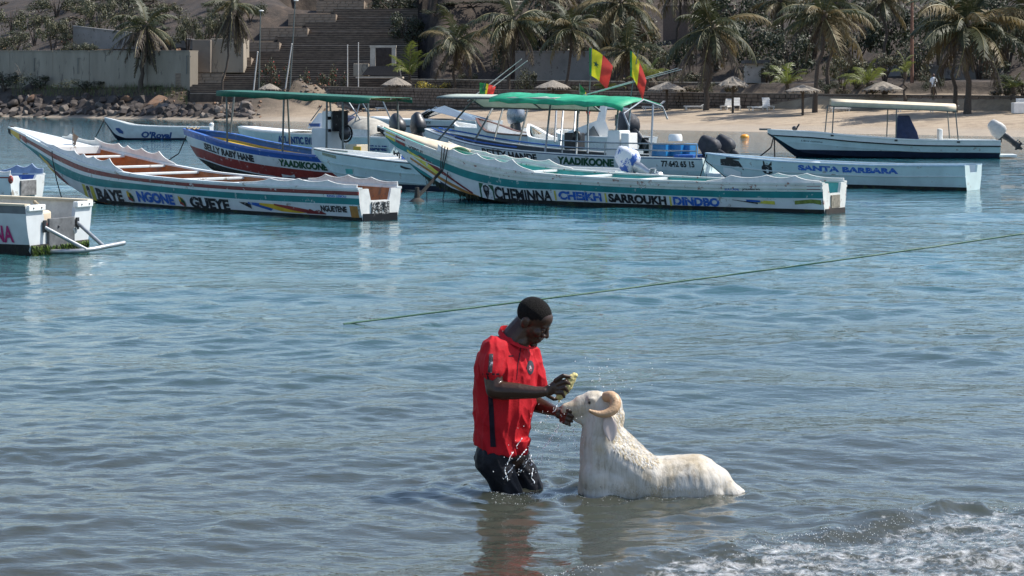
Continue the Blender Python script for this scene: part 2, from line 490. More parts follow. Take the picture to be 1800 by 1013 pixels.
def build_land():
    ss = np.concatenate([np.arange(-330, -90, 8.0), np.arange(-90, 200, 1.2), np.arange(200, 460, 8.0)])
    tt = np.concatenate([[-400, -200, -140, -101, -98, -95, -93, -91, -88, -85, -75, -60, -30, -15, -8, -4, -2], np.arange(-1, 8, 0.7), np.arange(8, 17, 1.0), np.arange(17, 27, 0.42),
                         np.arange(27, 62, 1.1), np.arange(62, 150, 6.0), [170, 200, 260, 330, 400]])
    V = np.zeros((len(ss), len(tt), 3))
    soil = np.zeros((len(ss), len(tt)))
    for i, s in enumerate(ss):
        for j, t in enumerate(tt):
            x, y = xy(float(s), float(t))
            V[i, j] = (x, y, tz(x, y))
            w = float(sstep(60, 78, s))
            soil[i, j] = max(float(sstep(22, 26, t)), w * float(sstep(-1, 1.5, t)))
    I = np.arange(len(ss) * len(tt)).reshape(len(ss), len(tt))
    F = np.stack([I[:-1, :-1], I[1:, :-1], I[1:, 1:], I[:-1, 1:]], -1).reshape(-1, 4)[:, ::-1]
    me = np_mesh('beach_and_hillside', V.reshape(-1, 3), F)
    attr(me, 'soil', soil.ravel())
    m = bpy.data.materials.new('sand_and_soil')
    m.use_nodes = True
    nt = m.node_tree; N = nt.nodes; Lk = nt.links.new
    p = N['Principled BSDF']
    ge = N.new('ShaderNodeNewGeometry')
    sep = N.new('ShaderNodeSeparateXYZ'); Lk(ge.outputs['Position'], sep.inputs[0])
    def nz(sc, det=5):
        n = N.new('ShaderNodeTexNoise'); n.inputs['Scale'].default_value = sc; n.inputs['Detail'].default_value = det; n.inputs['Roughness'].default_value = 0.68
        Lk(ge.outputs['Position'], n.inputs['Vector']); return n
    def ramp(src, stops):
        r = N.new('ShaderNodeValToRGB')
        e = r.color_ramp.elements
        e[0].position, e[0].color = stops[0][0], (*stops[0][1], 1)
        e[1].position, e[1].color = stops[-1][0], (*stops[-1][1], 1)
        for a, c in stops[1:-1]:
            k = e.new(a); k.color = (*c, 1)
        Lk(src, r.inputs[0]); return r
    def mix(f, a, b):
        x = N.new('ShaderNodeMix'); x.data_type = 'RGBA'
        Lk(f, x.inputs[0]); Lk(a, x.inputs[6]); Lk(b, x.inputs[7]); return x.outputs[2]
    sand = ramp(nz(0.7, 8).outputs[0], [(0.3, (0.19, 0.145, 0.10)), (0.5, (0.30, 0.235, 0.165)), (0.7, (0.37, 0.295, 0.21))]).outputs[0]
    wet = ramp(nz(0.5).outputs[0], [(0.3, (0.27, 0.225, 0.175)), (0.7, (0.33, 0.275, 0.21))]).outputs[0]
    zz = N.new('ShaderNodeMapRange'); zz.inputs['From Min'].default_value = 0.40; zz.inputs['From Max'].default_value = 0.62
    zn = N.new('ShaderNodeMath'); zn.operation = 'MULTIPLY_ADD'; zn.inputs[1].default_value = 0.25
    Lk(nz(0.25).outputs[0], zn.inputs[0]); Lk(sep.outputs['Z'], zn.inputs[2])
    Lk(zn.outputs[0], zz.inputs['Value'])
    beach = mix(zz.outputs[0], wet, sand)
    earth = ramp(nz(0.45, 9).outputs[0], [(0.28, (0.011, 0.008, 0.006)), (0.45, (0.027, 0.019, 0.013)), (0.58, (0.048, 0.033, 0.023)), (0.74, (0.11, 0.078, 0.055))]).outputs[0]
    sa = N.new('ShaderNodeAttribute'); sa.attribute_name = 'soil'
    Lk(mix(sa.outputs['Fac'], beach, earth), p.inputs['Base Color'])
    p.inputs['Roughness'].default_value = 0.9
    b = N.new('ShaderNodeBump'); b.inputs['Strength'].default_value = 0.9; b.inputs['Distance'].default_value = 0.14
    Lk(nz(1.6, 8).outputs[0], b.inputs['Height']); Lk(b.outputs[0], p.inputs['Normal'])
    o = link('terrain', me, None, m)
    tag(o, 'sandy beach rising to a dry brown hillside', 'terrain', kind='structure')
build_land()
# ================================================================== BOATS
W_ = dict(wear=(0.30, 0.27, 0.23), wear_amt=0.10, wear_scale=3.0)
white = M('white_hull_paint', (0.62, 0.66, 0.66), 0.42, 0.10, 2.2, 0.05, 30, **W_)
white_clean = M('white_gelcoat', (0.74, 0.75, 0.73), 0.3, 0.06, 3)
pale = M('pale_aqua_hull_paint', (0.50, 0.62, 0.62), 0.40, 0.12, 2.0, 0.05, 30, wear=(0.35, 0.36, 0.33), wear_amt=0.06, wear_scale=4)
grey_white = M('grey_white_gelcoat', (0.52, 0.55, 0.56), 0.4, 0.10, 3)
teal = M('teal_paint', (0.010, 0.18, 0.185), 0.45, 0.2, 3, 0.05, 30, wear=(0.4, 0.45, 0.43), wear_amt=0.03)
maroon = M('maroon_paint', (0.17, 0.016, 0.016), 0.45, 0.25, 4, 0.05, 30, wear=(0.5, 0.45, 0.42), wear_amt=0.05)
redp = M('red_hull_paint', (0.26, 0.035, 0.028), 0.5, 0.25, 3, 0.05, 30, wear=(0.5, 0.42, 0.4), wear_amt=0.03)
black = M('black_paint', (0.012, 0.013, 0.016), 0.55, 0.3, 4, spec=.2, wear=(0.10, 0.10, 0.10), wear_amt=0.05)
antifoul = M('weedy_black_bottom', (0.014, 0.016, 0.015), 0.75, 0.5, 6, 0.5, 20, wear=(0.035, 0.05, 0.02), wear_amt=0.25)
navy = M('navy_bottom_paint', (0.012, 0.020, 0.045), 0.5, 0.3, 4)
bluep = M('blue_paint', (0.015, 0.09, 0.36), 0.4, 0.2, 4, wear=(0.35, 0.42, 0.5), wear_amt=0.05)
blue_l = M('blue_lettering', (0.02, 0.11, 0.42), 0.5, 0.25, 20, wear=(0.5, 0.55, 0.58), wear_amt=0.16, wear_scale=14)
black_l = M('black_lettering', (0.012, 0.012, 0.014), 0.5, 0.3, 20, wear=(0.4, 0.4, 0.4), wear_amt=0.08, wear_scale=14)
green_l = M('green_lettering', (0.01, 0.07, 0.03), 0.5, 0.3, 20)
pink_l = M('magenta_lettering', (0.36, 0.02, 0.13), 0.5, 0.2, 20)
navy_l = M('navy_lettering', (0.02, 0.06, 0.20), 0.5, 0.2, 20)
orange_in = M('orange_brown_inside_paint', (0.36, 0.125, 0.03), 0.6, 0.3, 3, 0.1, 20, wear=(0.2, 0.1, 0.05), wear_amt=0.15)
yellow = M('yellow_paint', (0.62, 0.40, 0.03), 0.45, 0.2, 4)
yellow2 = M('lemon_paint', (0.55, 0.50, 0.07), 0.5, 0.25, 6, wear=(0.5, 0.5, 0.45), wear_amt=0.1)
ochre = M('ochre_paint', (0.36, 0.17, 0.04), 0.5, 0.25, 6)
turq = M('turquoise_inside_paint', (0.10, 0.42, 0.38), 0.5, 0.2, 4)
green_in = M('green_inside_paint', (0.05, 0.10, 0.06), 0.6, 0.3, 4)
canvas_w = M('white_canvas', (0.66, 0.66, 0.63), 0.8, 0.12, 5, 0.25, 10)
canvas_c = M('cream_canvas', (0.58, 0.50, 0.37), 0.8, 0.12, 4, 0.3, 8)
canvas_g = M('dark_green_tarpaulin', (0.012, 0.11, 0.065), 0.55, 0.25, 3, 0.4, 6)
canvas_lg = M('faded_green_tarpaulin', (0.03, 0.40, 0.22), 0.55, 0.25, 3, 0.4, 6, transl=0.25)
canvas_p = M('pale_canvas_awning', (0.60, 0.66, 0.58), 0.8, 0.1, 3, 0.2, 8, transl=0.35)
canvas_n = M('navy_canvas_cover', (0.016, 0.030, 0.085), 0.7, 0.25, 5, 0.3, 9)
steel = M('galvanised_pole', (0.34, 0.36, 0.37), 0.42, 0.2, 12, metal=0.7)
pole_dk = M('dark_weathered_pole', (0.10, 0.115, 0.11), 0.5, 0.25, 12)
chrome = M('stainless_tube', (0.62, 0.63, 0.64), 0.25, 0.1, 12, metal=0.95)
eng_blk = M('black_engine_cover', (0.022, 0.024, 0.028), 0.42, 0.25, 6, 0.3, 9)
eng_gry = M('charcoal_engine_cloth', (0.028, 0.030, 0.037), 0.7, 0.3, 5, 0.5, 8)
eng_sil = M('silver_engine_leg', (0.42, 0.44, 0.46), 0.35, 0.15, 8, metal=0.6)
rope_m = M('dark_mooring_rope', (0.035, 0.034, 0.030), 0.9, 0.3, 30)
rope_t = M('tan_rope', (0.30, 0.24, 0.16), 0.9, 0.3, 30)
rope_g = M('green_nylon_rope', (0.015, 0.085, 0.045), 0.6, 0.2, 30)
weed_m = M('green_weed', (0.10, 0.17, 0.02), 0.5, 0.5, 20)
weed_d = M('dark_weed', (0.015, 0.03, 0.008), 0.5, 0.5, 20)
plastic_b = M('blue_plastic_crate', (0.02, 0.18, 0.42), 0.35, 0.2, 5)
wood_d = M('dark_wood_rail', (0.11, 0.05, 0.03), 0.5, 0.3, 8)
plywood = M('grey_board', (0.10, 0.105, 0.11), 0.6, 0.35, 8, 0.2)
glass_s = M('smoked_windscreen', (0.10, 0.12, 0.13), 0.08, 0.1, 3, spec=0.8)
skin_far = M('brown_skin', (0.09, 0.045, 0.03), 0.5)

class Hull:
    """lofted hull; local x runs from the transom to the bow, y to port (the side we see), z up from the waterline"""
    def __init__(s, name, label, stern, bow, us, beam, zg, zk, flat=0.72, chf=0.22, bulge=0.04, group=None, cat='boat', ks=None):
        s.stern, fw = Vector(stern[:2]), Vector(bow[:2]) - Vector(stern[:2])
        s.L = fw.length
        s.rz = math.atan2(fw.y, fw.x)
        s.b, s.g, s.k = pchip(us, beam), pchip(us, zg), pchip(us, zk)
        s.flat, s.chf, s.bulge = flat, chf, bulge
        s.root = empty(name, (s.stern.x, s.stern.y, 0), s.rz)
        tag(s.root, label, cat, group)
        s.ks = ks or (lambda u: 1.0)
        U = np.linspace(0, 1, 400)
        s._u = U
        s._px = np.array([s.px_of(u) for u in U])
    def zc(s, u): return s.k(u) + (s.g(u) - s.k(u)) * s.chf
    def height(s, u): return s.g(u) - s.zc(u)
    def side(s, u, drop, sd=1, off=0.0):
        H = max(s.height(u), 1e-4)
        f = min(max(drop / H, 0), 1)
        y = s.b(u) * ((1 - f) + f * s.flat + s.bulge * math.sin(math.pi * f)) + off
        return Vector((u * s.L, sd * y, s.g(u) - drop))
    def world(s, p):
        c, n = math.cos(s.rz), math.sin(s.rz)
        return Vector((s.stern.x + c * p.x - n * p.y, s.stern.y + n * p.x + c * p.y, p.z))
    def px_of(s, u, sd=1):
        w = s.world(s.side(u, 0, sd))
        return 900 + w.x / w.y * FOC
    def u_at(s, px): return float(np.interp(-px, -s._px, s._u))
    def shell(s, bands, low, wl=0.05, bottom=antifoul, n=64, notch=None, transom_mat=None, plate_th=0.06, lift=0.0):
        """bands: [(drop where the band ends, material)], then low down to the waterline, then the bottom paint"""
        mats = [m for _, m in bands] + [low, bottom]
        nb = len(bands)
        us = [1 - (1 - i / n) ** 1.15 for i in range(n + 1)]
        mb = MB()
        for sd in (1, -1):
            rows = []
            for u in us:
                H = s.height(u)
                ds = [0.0]
                for e, _ in bands: ds.append(min(max(e * s.ks(u), ds[-1]), H))
                ds.append(min(max(s.g(u) - wl - lift * u, ds[-1]), H))
                ds.append(H)
                r = [s.side(u, d, sd) for d in ds]
                r.append(Vector((u * s.L, 0, s.k(u))))
                rows.append(r)
            for i in range(n):
                for j in range(nb + 3):
                    q = [rows[i][j], rows[i + 1][j], rows[i + 1][j + 1], rows[i][j + 1]]
                    if (q[0] - q[3]).length < 1e-4 and (q[1] - q[2]).length < 1e-4: continue
                    if sd < 0: q.reverse()
                    mb.add(q, [(0, 1, 2, 3)], min(j, nb + 1))
        o = mb.build('hull', mats, s.root)
        me = o.data
        bm = bmesh.new(); bm.from_mesh(me)
        bmesh.ops.remove_doubles(bm, verts=bm.verts, dist=0.0015)
        bm.to_mesh(me); bm.free()
        me.polygons.foreach_set('use_smooth', [True] * len(me.polygons))
        me.set_sharp_from_angle(angle=R(32))
        # transom board with the notch for an engine
        b, g, H = s.b(0), s.g(0), s.height(0)
        k = 7
        left = [s.side(0, H * i / k, 1) for i in range(k + 1)]
        right = [s.side(0, H * i / k, -1) for i in range(k, -1, -1)]
        poly = left + [Vector((0, 0, s.k(0)))] + right
        if notch:
            nw, nd = notch
            poly += [Vector((0, -nw * 1.25, g)), Vector((0, -nw, g - nd)), Vector((0, nw, g - nd)), Vector((0, nw * 1.25, g))]
        t = MB().plate(poly, (plate_th, 0, 0))
        t.build('transom', [transom_mat or low], s.root)
        return o
    def inside(s, mat, floor=0.12, inset=0.06, u0=0.004, u1=0.93, depth=None, n=40, floor_mat=None):
        mb = MB()
        for i in range(n):
            quad = []
            for u in (u0 + (u1 - u0) * i / n, u0 + (u1 - u0) * (i + 1) / n):
                b = max(s.b(u) - inset, 0.02)
                zf = max(s.k(u) + floor + 0.1, s.g(u) - (depth or 9))
                f = min((s.g(u) - zf) / max(s.height(u), 0.01), 1)
                bb = max(b * ((1 - f) + f * s.flat), 0.01)
                x = u * s.L
                quad.append([(x, b, s.g(u) + 0.004), (x, bb, zf), (x, -bb, zf), (x, -b, s.g(u) + 0.004)])
            a, c = quad
            for j in range(3):
                mb.add([a[j], a[j + 1], c[j + 1], c[j]], [(0, 1, 2, 3)], 1 if (j == 1 and floor_mat) else 0)
        return mb.build('interior', [mat] + ([floor_mat] if floor_mat else []), s.root)
    def gunwale(s, mat, w=0.07, h=0.035, out=0.02, u0=0.0, u1=1.0, n=48, name='gunwale'):
        for sd in (1, -1):
            rings = []
            for i in range(n + 1):
                u = u0 + (u1 - u0) * i / n
                x, y, z = u * s.L, s.b(u), s.g(u)
                yi = max(y - w, 0.0)
                rings.append([Vector((x, sd * (y + out), z - h * 0.6)), Vector((x, sd * (y + out), z + h)), Vector((x, sd * yi, z + h)), Vector((x, sd * yi, z - 0.01))])
            MB().loft(rings).build(name, mat, s.root, smooth=30)
    def strake(s, drop, mat, w=0.04, out=0.02, u0=0.0, u1=0.98, n=48, sides=(1, -1), name='rubbing_strake'):
        for sd in sides:
            rings = []
            for i in range(n + 1):
                u = u0 + (u1 - u0) * i / n
                d0 = min(drop * s.ks(u), s.height(u) * 0.96)
                a, b = s.side(u, d0, sd), s.side(u, min(d0 + w, s.height(u)), sd)
                o = Vector((0, sd * out, 0))
                rings.append([a - o * 0.3, a + o, b + o, b - o * 0.3])
            MB().loft(rings).build(name, mat, s.root, smooth=30)
    def paint(s, shape, mat, name='painted_motif', off=0.006, sd=1, n=6):
        """a painted patch: list of (photo column, top drop, bottom drop)"""
        mb = MB()
        for (p0, a0, b0), (p1, a1, b1) in zip(shape[:-1], shape[1:]):
            for k in range(n):
                t0, t1 = k / n, (k + 1) / n
                q = []
                for t in (t0, t1):
                    u = s.u_at(p0 + (p1 - p0) * t)
                    H = s.height(u)
                    a, b = (a0 + (a1 - a0) * t) * s.ks(u), (b0 + (b1 - b0) * t) * s.ks(u)
                    q.append([s.side(u, min(a + (b - a) * r / 3, H), sd, off) for r in range(4)])
                for r in range(3):
                    mb.add([q[0][r], q[0][r + 1], q[1][r + 1], q[1][r]], [(0, 1, 2, 3)])
        return mb.build(name, mat, s.root)
    def text(s, string, p0, p1, top, bot, mat, offset=0.03, shear=0.0, off=0.006, top1=None, bot1=None, spacing=1.0):
        V, F = text_mesh(string, offset * 1.6, shear, spacing)
        top1 = top if top1 is None else top1
        bot1 = bot if bot1 is None else bot1
        vs = []
        for x, y in V:
            u = s.u_at(p0 + (p1 - p0) * x)
            a, b = top + (top1 - top) * x, bot + (bot1 - bot) * x
            vs.append(s.side(u, (b + (a - b) * y) * s.ks(u), 1, off))
        MB().add(vs, F).build('lettering', mat, s.root)
    def cloth(s, knots, mat, sd=1, sag=0.35, inset=0.03, name='spray_cloth', lean=0.10):
        """canvas spray cloth on the gunwale, hung between stakes: knots are (u, height)"""
        pts = []
        for (u0, h0), (u1, h1) in zip(knots[:-1], knots[1:]):
            for k in range(8):
                t = k / 8
                pts.append((u0 + (u1 - u0) * t, (h0 + (h1 - h0) * t) * (1 - sag * 4 * t * (1 - t))))
        pts.append(knots[-1])
        rings = []
        for u, h in pts:
            x, y, z = u * s.L, s.b(u) - inset, s.g(u) + 0.02
            yy = y - lean * h
            rings.append([Vector((x, sd * (y + 0.008), z)), Vector((x, sd * (yy + 0.008), z + h)), Vector((x, sd * (yy - 0.008), z + h)), Vector((x, sd * (y - 0.008), z))])
        MB().loft(rings).build(name, mat, s.root, smooth=40)
        # rolled hem along the top
        MB().tube([(r[1] + r[2]) / 2 for r in rings], 0.014, 6).build('hem', mat, s.root.children[-1], smooth=60)
    def x_at(s, px, y):
        lo, hi = -2.0, s.L + 2.0                         # columns fall as x grows towards the bow
        for _ in range(40):
            m_ = (lo + hi) / 2; w = s.world(Vector((m_, y, 0)))
            if 900 + w.x / w.y * FOC > px: lo = m_
            else: hi = m_
        return m_
    def d_at(s, x, y): return s.world(Vector((x, y, 0))).y
    def u_far(s, px): return float(np.interp(-px, -np.array([s.px_of(q, -1) for q in s._u]), s._u))
    def thwart(s, u, mat, w=0.18, th=0.06, dz=-0.05):
        b = s.b(u) - 0.03
        MB().box((u * s.L, 0, s.g(u) + dz), (w, 2 * b, th)).build('thwart', mat, s.root, bevel=0.012)
    def deck(s, u0, u1, mat, dz=0.01, n=14, crown=0.05):
        mb = MB()
        rows = []
        for i in range(n + 1):
            u = u0 + (u1 - u0) * i / n
            b = max(s.b(u) - 0.04, 0.005)
            rows.append([Vector((u * s.L, b * t, s.g(u) + dz + crown * (1 - t * t) * min(1, b * 2))) for t in np.linspace(1, -1, 9)])
        mb.loft(rows, closed=False, cap=False)
        o = mb.build('bow_deck', mat, s.root, smooth=60)
        sl = o.modifiers.new('solidify', 'SOLIDIFY'); sl.thickness = 0.03; sl.offset = -1
        return o

def rods(parent, name, segs, r, mat, n=6):
    for a, b in segs:
        MB().tube([a, b], r, n).build(name, mat, parent, smooth=60)

def outboard(hull, x, y, z, tilt, cover, leg, size=1.0, cloth=None, name='outboard_engine', label=None, yaw=0.0):
    """engine clamped on the transom: cowling, leg, gearcase, propeller and bracket"""
    e = MB()
    k = size
    # profile sections of the cowling from its foot to its crown: (height, half width, back, front)
    secs = [(0.0, 0.13, -0.30, 0.12), (0.06, 0.19, -0.42, 0.18), (0.20, 0.22, -0.48, 0.20), (0.38, 0.215, -0.47, 0.19), (0.52, 0.18, -0.42, 0.12), (0.60, 0.165, -0.41, 0.10), (0.72, 0.12, -0.36, 0.04), (0.77, 0.05, -0.28, -0.06)]
    rings = []
    for h, w, bk, fr in secs:
        c, l = (bk + fr) / 2, (fr - bk) / 2
        ring = []
        for j in range(16):
            a = 2 * math.pi * j / 16
            ca, sa = math.cos(a), math.sin(a)
            ring.append(Vector((c + l * math.copysign(abs(ca) ** 0.6, ca), w * math.copysign(abs(sa) ** 0.6, sa), h)) * k)
        rings.append(ring)
    e.loft(rings)
    mt = Matrix.Translation((x, y, z)) @ Matrix.Rotation(yaw, 4, 'Z') @ Matrix.Rotation(tilt, 4, 'Y')
    en = e.build(name, cover, hull.root, smooth=50)
    en.matrix_local = mt
    if label: en['label'] = label
    lg = MB()
    lg.loft([[Vector((cx + l * math.cos(2 * math.pi * j / 12), w * math.sin(2 * math.pi * j / 12), h)) * k for j in range(12)]
             for h, cx, l, w in ((0.02, -0.12, 0.16, 0.11), (-0.15, -0.16, 0.15, 0.09), (-0.45, -0.18, 0.12, 0.06), (-0.62, -0.19, 0.13, 0.045), (-0.78, -0.19, 0.12, 0.035))])
    lg.box(Vector((-0.22, 0, -0.60)) * k, Vector((0.36, 0.20, 0.02)) * k)
    lg.build('engine_leg', leg, en, smooth=40)
    g = MB()
    g.loft([[Vector((xx, rr * math.cos(2 * math.pi * j / 10), -0.80 + rr * math.sin(2 * math.pi * j / 10))) * k for j in range(10)]
            for xx, rr in ((0.02, 0.01), (-0.03, 0.05), (-0.15, 0.065), (-0.32, 0.055), (-0.40, 0.03))])
    g.plate([Vector((-0.06, -0.008, -0.84)) * k, Vector((-0.26, -0.008, -0.84)) * k, Vector((-0.24, -0.008, -1.0)) * k, Vector((-0.17, -0.008, -1.0)) * k], Vector((0, 0.016, 0)) * k)
    for i in range(3):
        a = 2 * math.pi * i / 3
        rm = Matrix.Rotation(a, 3, 'X')
        bl = [rm @ Vector(v) * k for v in ((-0.36, -0.02, 0.02), (-0.39, 0.03, 0.05), (-0.40, 0.05, 0.13), (-0.37, -0.04, 0.15), (-0.35, -0.06, 0.08))]
        g.plate([v + Vector((0, 0, -0.80)) * k for v in bl], Vector((0.012, 0, 0)) * k)
    g.build('propeller_unit', leg, en, smooth=40)
    br = MB()
    br.box(Vector((0.04, 0.07, -0.08)) * k, Vector((0.14, 0.03, 0.30)) * k).box(Vector((0.04, -0.07, -0.08)) * k, Vector((0.14, 0.03, 0.30)) * k)
    br.build('clamp_bracket', leg, hull.root, bevel=0.006).matrix_local = Matrix.Translation((x, y, z)) @ Matrix.Rotation(yaw, 4, 'Z')
    return en

def pt(px, py, d, hull=None):
    """a point of the place, in the boat's own frame when a hull is given"""
    p = at(px, py, d)
    if hull is None: return p
    c, n = math.cos(hull.rz), math.sin(hull.rz)
    q = p - Vector((hull.stern.x, hull.stern.y, 0))
    return Vector((c * q.x + n * q.y, -n * q.x + c * q.y, q.z))

# ---------------------------------------------------------------- long pirogue at the left
def transom_skin(h, w, drop, th, mat, name='engine_pad', pattern=None):
    g = h.g(0)
    MB().box((-0.012, 0, g - drop - th / 2), (0.03, w, th)).build(name, mat, h.root)

h = Hull('pirogue', 'long painted pirogue with maroon and teal stripes and an orange brown inside', (-2.74, 40.15), (-13.5, 52.0),
         [0, .2, .45, .6, .73, .87, 1], [.56, .92, 1.14, 1.08, .84, .44, .03], [.64, .63, .69, .84, 1.10, 1.43, 1.72],
         [-.22, -.30, -.30, -.26, .13, .93, 1.52], flat=0.80, ks=pchip([0, .45, .6, .7, .88, 1], [1, 1, 1.4, 1.65, 1.3, 1]))
h.shell([(0.05, white), (0.13, maroon), (0.19, white), (0.325, teal)], white, wl=0.055, notch=(0.24, 0.24), transom_mat=canvas_w)
h.inside(orange_in, inset=0.07, u1=0.86)
h.gunwale(white, w=0.10, h=0.03)
h.strake(0.055, maroon, w=0.05, out=0.025, u1=0.84)
h.strake(0.325, white, w=0.025, out=0.012)
for u in (0.30, 0.41, 0.53, 0.62, 0.72): h.thwart(u, white)
h.cloth([(h.u_at(p), z) for p, z in ((70, .05), (92, .10), (128, .19), (144, .20), (161, .22), (189, .25), (214, .02))], canvas_w, 1)
h.cloth([(h.u_far(p), z) for p, z in ((112, .05), (126, .16), (168, .14), (170, .22), (212, .22), (227, .22), (252, .24), (283, .26), (311, .02))], canvas_w, -1)
h.cloth([(0.235, .02), (0.17, .13), (0.115, .15), (0.06, .14), (0.005, .06)], canvas_w, 1)
h.cloth([(0.235, .05), (0.19, .17), (0.13, .18), (0.07, .16), (0.005, .10)], canvas_w, -1)
h.deck(0.78, 0.985, white, 0.03)
MB().box((0.775 * h.L, 0, h.g(.775) - 0.02), (0.05, 2 * h.b(.775) - 0.12, 0.20)).build('breakwater_board', white, h.root, bevel=0.01)
# prow tip painted black, yellow, red
h.paint([(14.2, -.03, .20), (19, -.03, .27)], black, off=0.012); h.paint([(19, -.03, .12), (34, -.03, .20)], yellow, off=0.010); h.paint([(34, -.03, .11), (46, -.03, .17)], redp, off=0.010)
MB().box((h.L * 0.995, 0, 1.66), (0.22, 0.10, 0.20)).build('stem_head', black, h.root, bevel=0.03)
# lettering and painted motifs
h.text('BAYE', 161, 208, .36, .60, black_l, .035); h.text('NGONE', 234, 299, .355, .605, blue_l, .035); h.text('GUEYE', 327, 397, .355, .615, black_l, .035)
h.text('NGUEYENE', 560, 606, .365, .50, black_l, .03); h.text('KING LEBOU', 574, 608, .135, .185, blue_l, .02)
for p in (217, 308):
    h.paint([(p, .37, .50), (p + 8, .42, .56)], yellow); h.paint([(p + 4, .39, .52), (p + 10, .48, .60)], green_l, off=0.010); h.paint([(p + 1, .48, .55), (p + 8, .54, .61)], redp, off=0.011)
h.paint([(138, 0.336, 0.720), (158, 0.336, 0.688)], yellow2, 'painted_panel'); h.paint([(144, 0.336, 0.720), (152, 0.336, 0.704)], white, 'painted_panel', 0.010)
h.paint([(145, 0.368, 0.432), (148, 0.344, 0.456), (151, 0.376, 0.440)], black_l, 'painted_panel', 0.013); h.paint([(146, 0.424, 0.528), (148, 0.416, 0.560), (150, 0.424, 0.528)], M('grey_lettering', (.25, .25, .26), .6), 'painted_panel', 0.014)
h.paint([(145, 0.576, 0.680), (148, 0.528, 0.720), (151, 0.576, 0.680)], navy_l, 'painted_panel', 0.013)
h.paint([(66, 0.224, 0.272), (88, 0.320, 0.448), (104, 0.416, 0.528)], yellow, off=0.008); h.paint([(78, 0.240, 0.264), (96, 0.352, 0.464), (116, 0.480, 0.576), (134, 0.592, 0.624)], maroon, off=0.010)
h.paint([(78, 0.432, 0.480), (104, 0.560, 0.640), (138, 0.640, 0.720)], ochre, off=0.009)
h.paint([(60, 0.368, 0.496), (90, 0.592, 0.800), (120, 0.736, 1.040), (138, 0.800, 1.040)], teal, off=0.007)
h.paint([(416, 0.384, 0.400), (436, 0.400, 0.528)], black_l, off=0.008); h.paint([(432, 0.376, 0.416), (470, 0.400, 0.544), (476, 0.448, 0.480)], bluep, off=0.008)
h.paint([(452, 0.384, 0.424), (490, 0.400, 0.544), (520, 0.464, 0.560), (532, 0.528, 0.544)], yellow, off=0.010); h.paint([(478, 0.384, 0.416), (505, 0.416, 0.496), (540, 0.480, 0.560), (568, 0.536, 0.560)], redp, off=0.012)
h.paint([(534, 0.496, 0.560), (541, 0.456, 0.560), (548, 0.496, 0.560), (555, 0.464, 0.560), (562, 0.504, 0.560), (568, 0.544, 0.560)], maroon, off=0.013)
h.paint([(612, 0.352, 0.592), (626, 0.352, 0.592)], ochre, off=0.008)
transom_skin(h, 0.46, 0.27, 0.26, M('speckled_engine_pad', (0.55, 0.55, 0.54), .6, .1, 20, wear=(.02, .02, .02), wear_amt=0.55, wear_scale=26))
for yy in (-.08, .08):
    MB().box((-0.032, yy, h.g(0) - .37), (0.012, 0.035, 0.16)).box((-0.032, yy, h.g(0) - .30), (0.012, 0.09, 0.03)).build('pad_mark', black_l, h.root)
MB().box((-0.012, 0, 0.03), (0.03, 2 * h.b(0) * .80, 0.20)).build('boot_stripe', black, h.root)
PIR = h
# rag flag and hook at the bow, mooring line
fl = pt(100, 228, 51.0, h)
MB().tube([(.79 * h.L, 0, h.g(.79)), (.79 * h.L, 0, h.g(.79) + .52)], .012, 6).build('flag_stick', wood_d, h.root)
MB().loft([[Vector((.79 * h.L - .012, -.02 * math.sin(j * 2), h.g(.79) + z0)), Vector((.79 * h.L - .012 - wd, .05 * math.sin(j * 2.1), h.g(.79) + z0 - .05))] for j, (z0, wd) in enumerate(((.5, .02), (.42, .10), (.33, .2), (.22, .17), (.14, .22), (.10, .05)))], closed=False, cap=False).build('tattered_flag', M('brown_rag', (.28, .20, .14), .9), h.root)
MB().tube([h.side(.775, -.03), h.side(.772, .2, 1, .03), h.side(.765, .75, 1, .08), Vector((.74 * h.L, .75, -.05))], .014, 6).build('mooring_line', rope_m, h.root, smooth=60)

# ---------------------------------------------------------------- pirogue in the middle
h = Hull('pirogue', 'weathered white pirogue with teal stripe, turquoise inside and weedy bow', (7.05, 42.25), (-3.42, 49.55),
         [0, .2, .4, .58, .72, .86, 1], [.60, .92, 1.08, 1.0, .76, .42, .03], [.66, .63, .66, .74, .93, 1.30, 1.78],
         [-.22, -.30, -.30, -.28, -.10, .36, 1.68], flat=0.80, ks=pchip([0, .45, .7, .86, 1], [1, 1, 1.35, 1.1, 1]))
worn = M('worn_white_paint', (0.60, 0.61, 0.57), 0.5, 0.14, 2.5, 0.1, 20, wear=(0.26, 0.12, 0.09), wear_amt=0.12, wear_scale=6)
h.shell([(0.05, worn), (0.17, worn), (0.315, teal)], white, wl=0.10, notch=(0.26, 0.22), transom_mat=worn)
h.inside(turq, inset=0.07, u1=0.88)
h.gunwale(worn, w=0.11, h=0.03)
h.strake(0.06, worn, w=0.05, out=0.03); h.strake(0.315, white, w=0.02, out=0.012)
for u in (0.25, 0.38, 0.5, 0.62): h.thwart(u, white)
pk = [(h.u_at(p), z) for p, z in ((768, .16), (795, .16), (836, .22), (868, .18), (898, .25), (938, .02))]
h.cloth(pk, canvas_w, 1); h.cloth([(h.u_far(p), z) for p, z in ((790, .12), (855, .10), (889, .12), (926, .14), (967, .18), (1008, .02))], canvas_w, -1)
h.cloth([(0.21, .02), (0.165, .15), (0.10, .16), (0.05, .15), (0.004, .03)], canvas_w, 1); h.cloth([(0.20, .02), (0.14, .15), (0.08, .15), (0.004, .06)], canvas_w, -1)
h.deck(0.80, 0.985, canvas_c, 0.05, crown=0.14)
h.strake(-0.03, turq, w=0.03, out=-0.05, u0=0.86, u1=0.985)
MB().box((h.L * 0.996, 0, 1.72), (0.16, 0.09, 0.16)).build('stem_head', black, h.root, bevel=0.03)
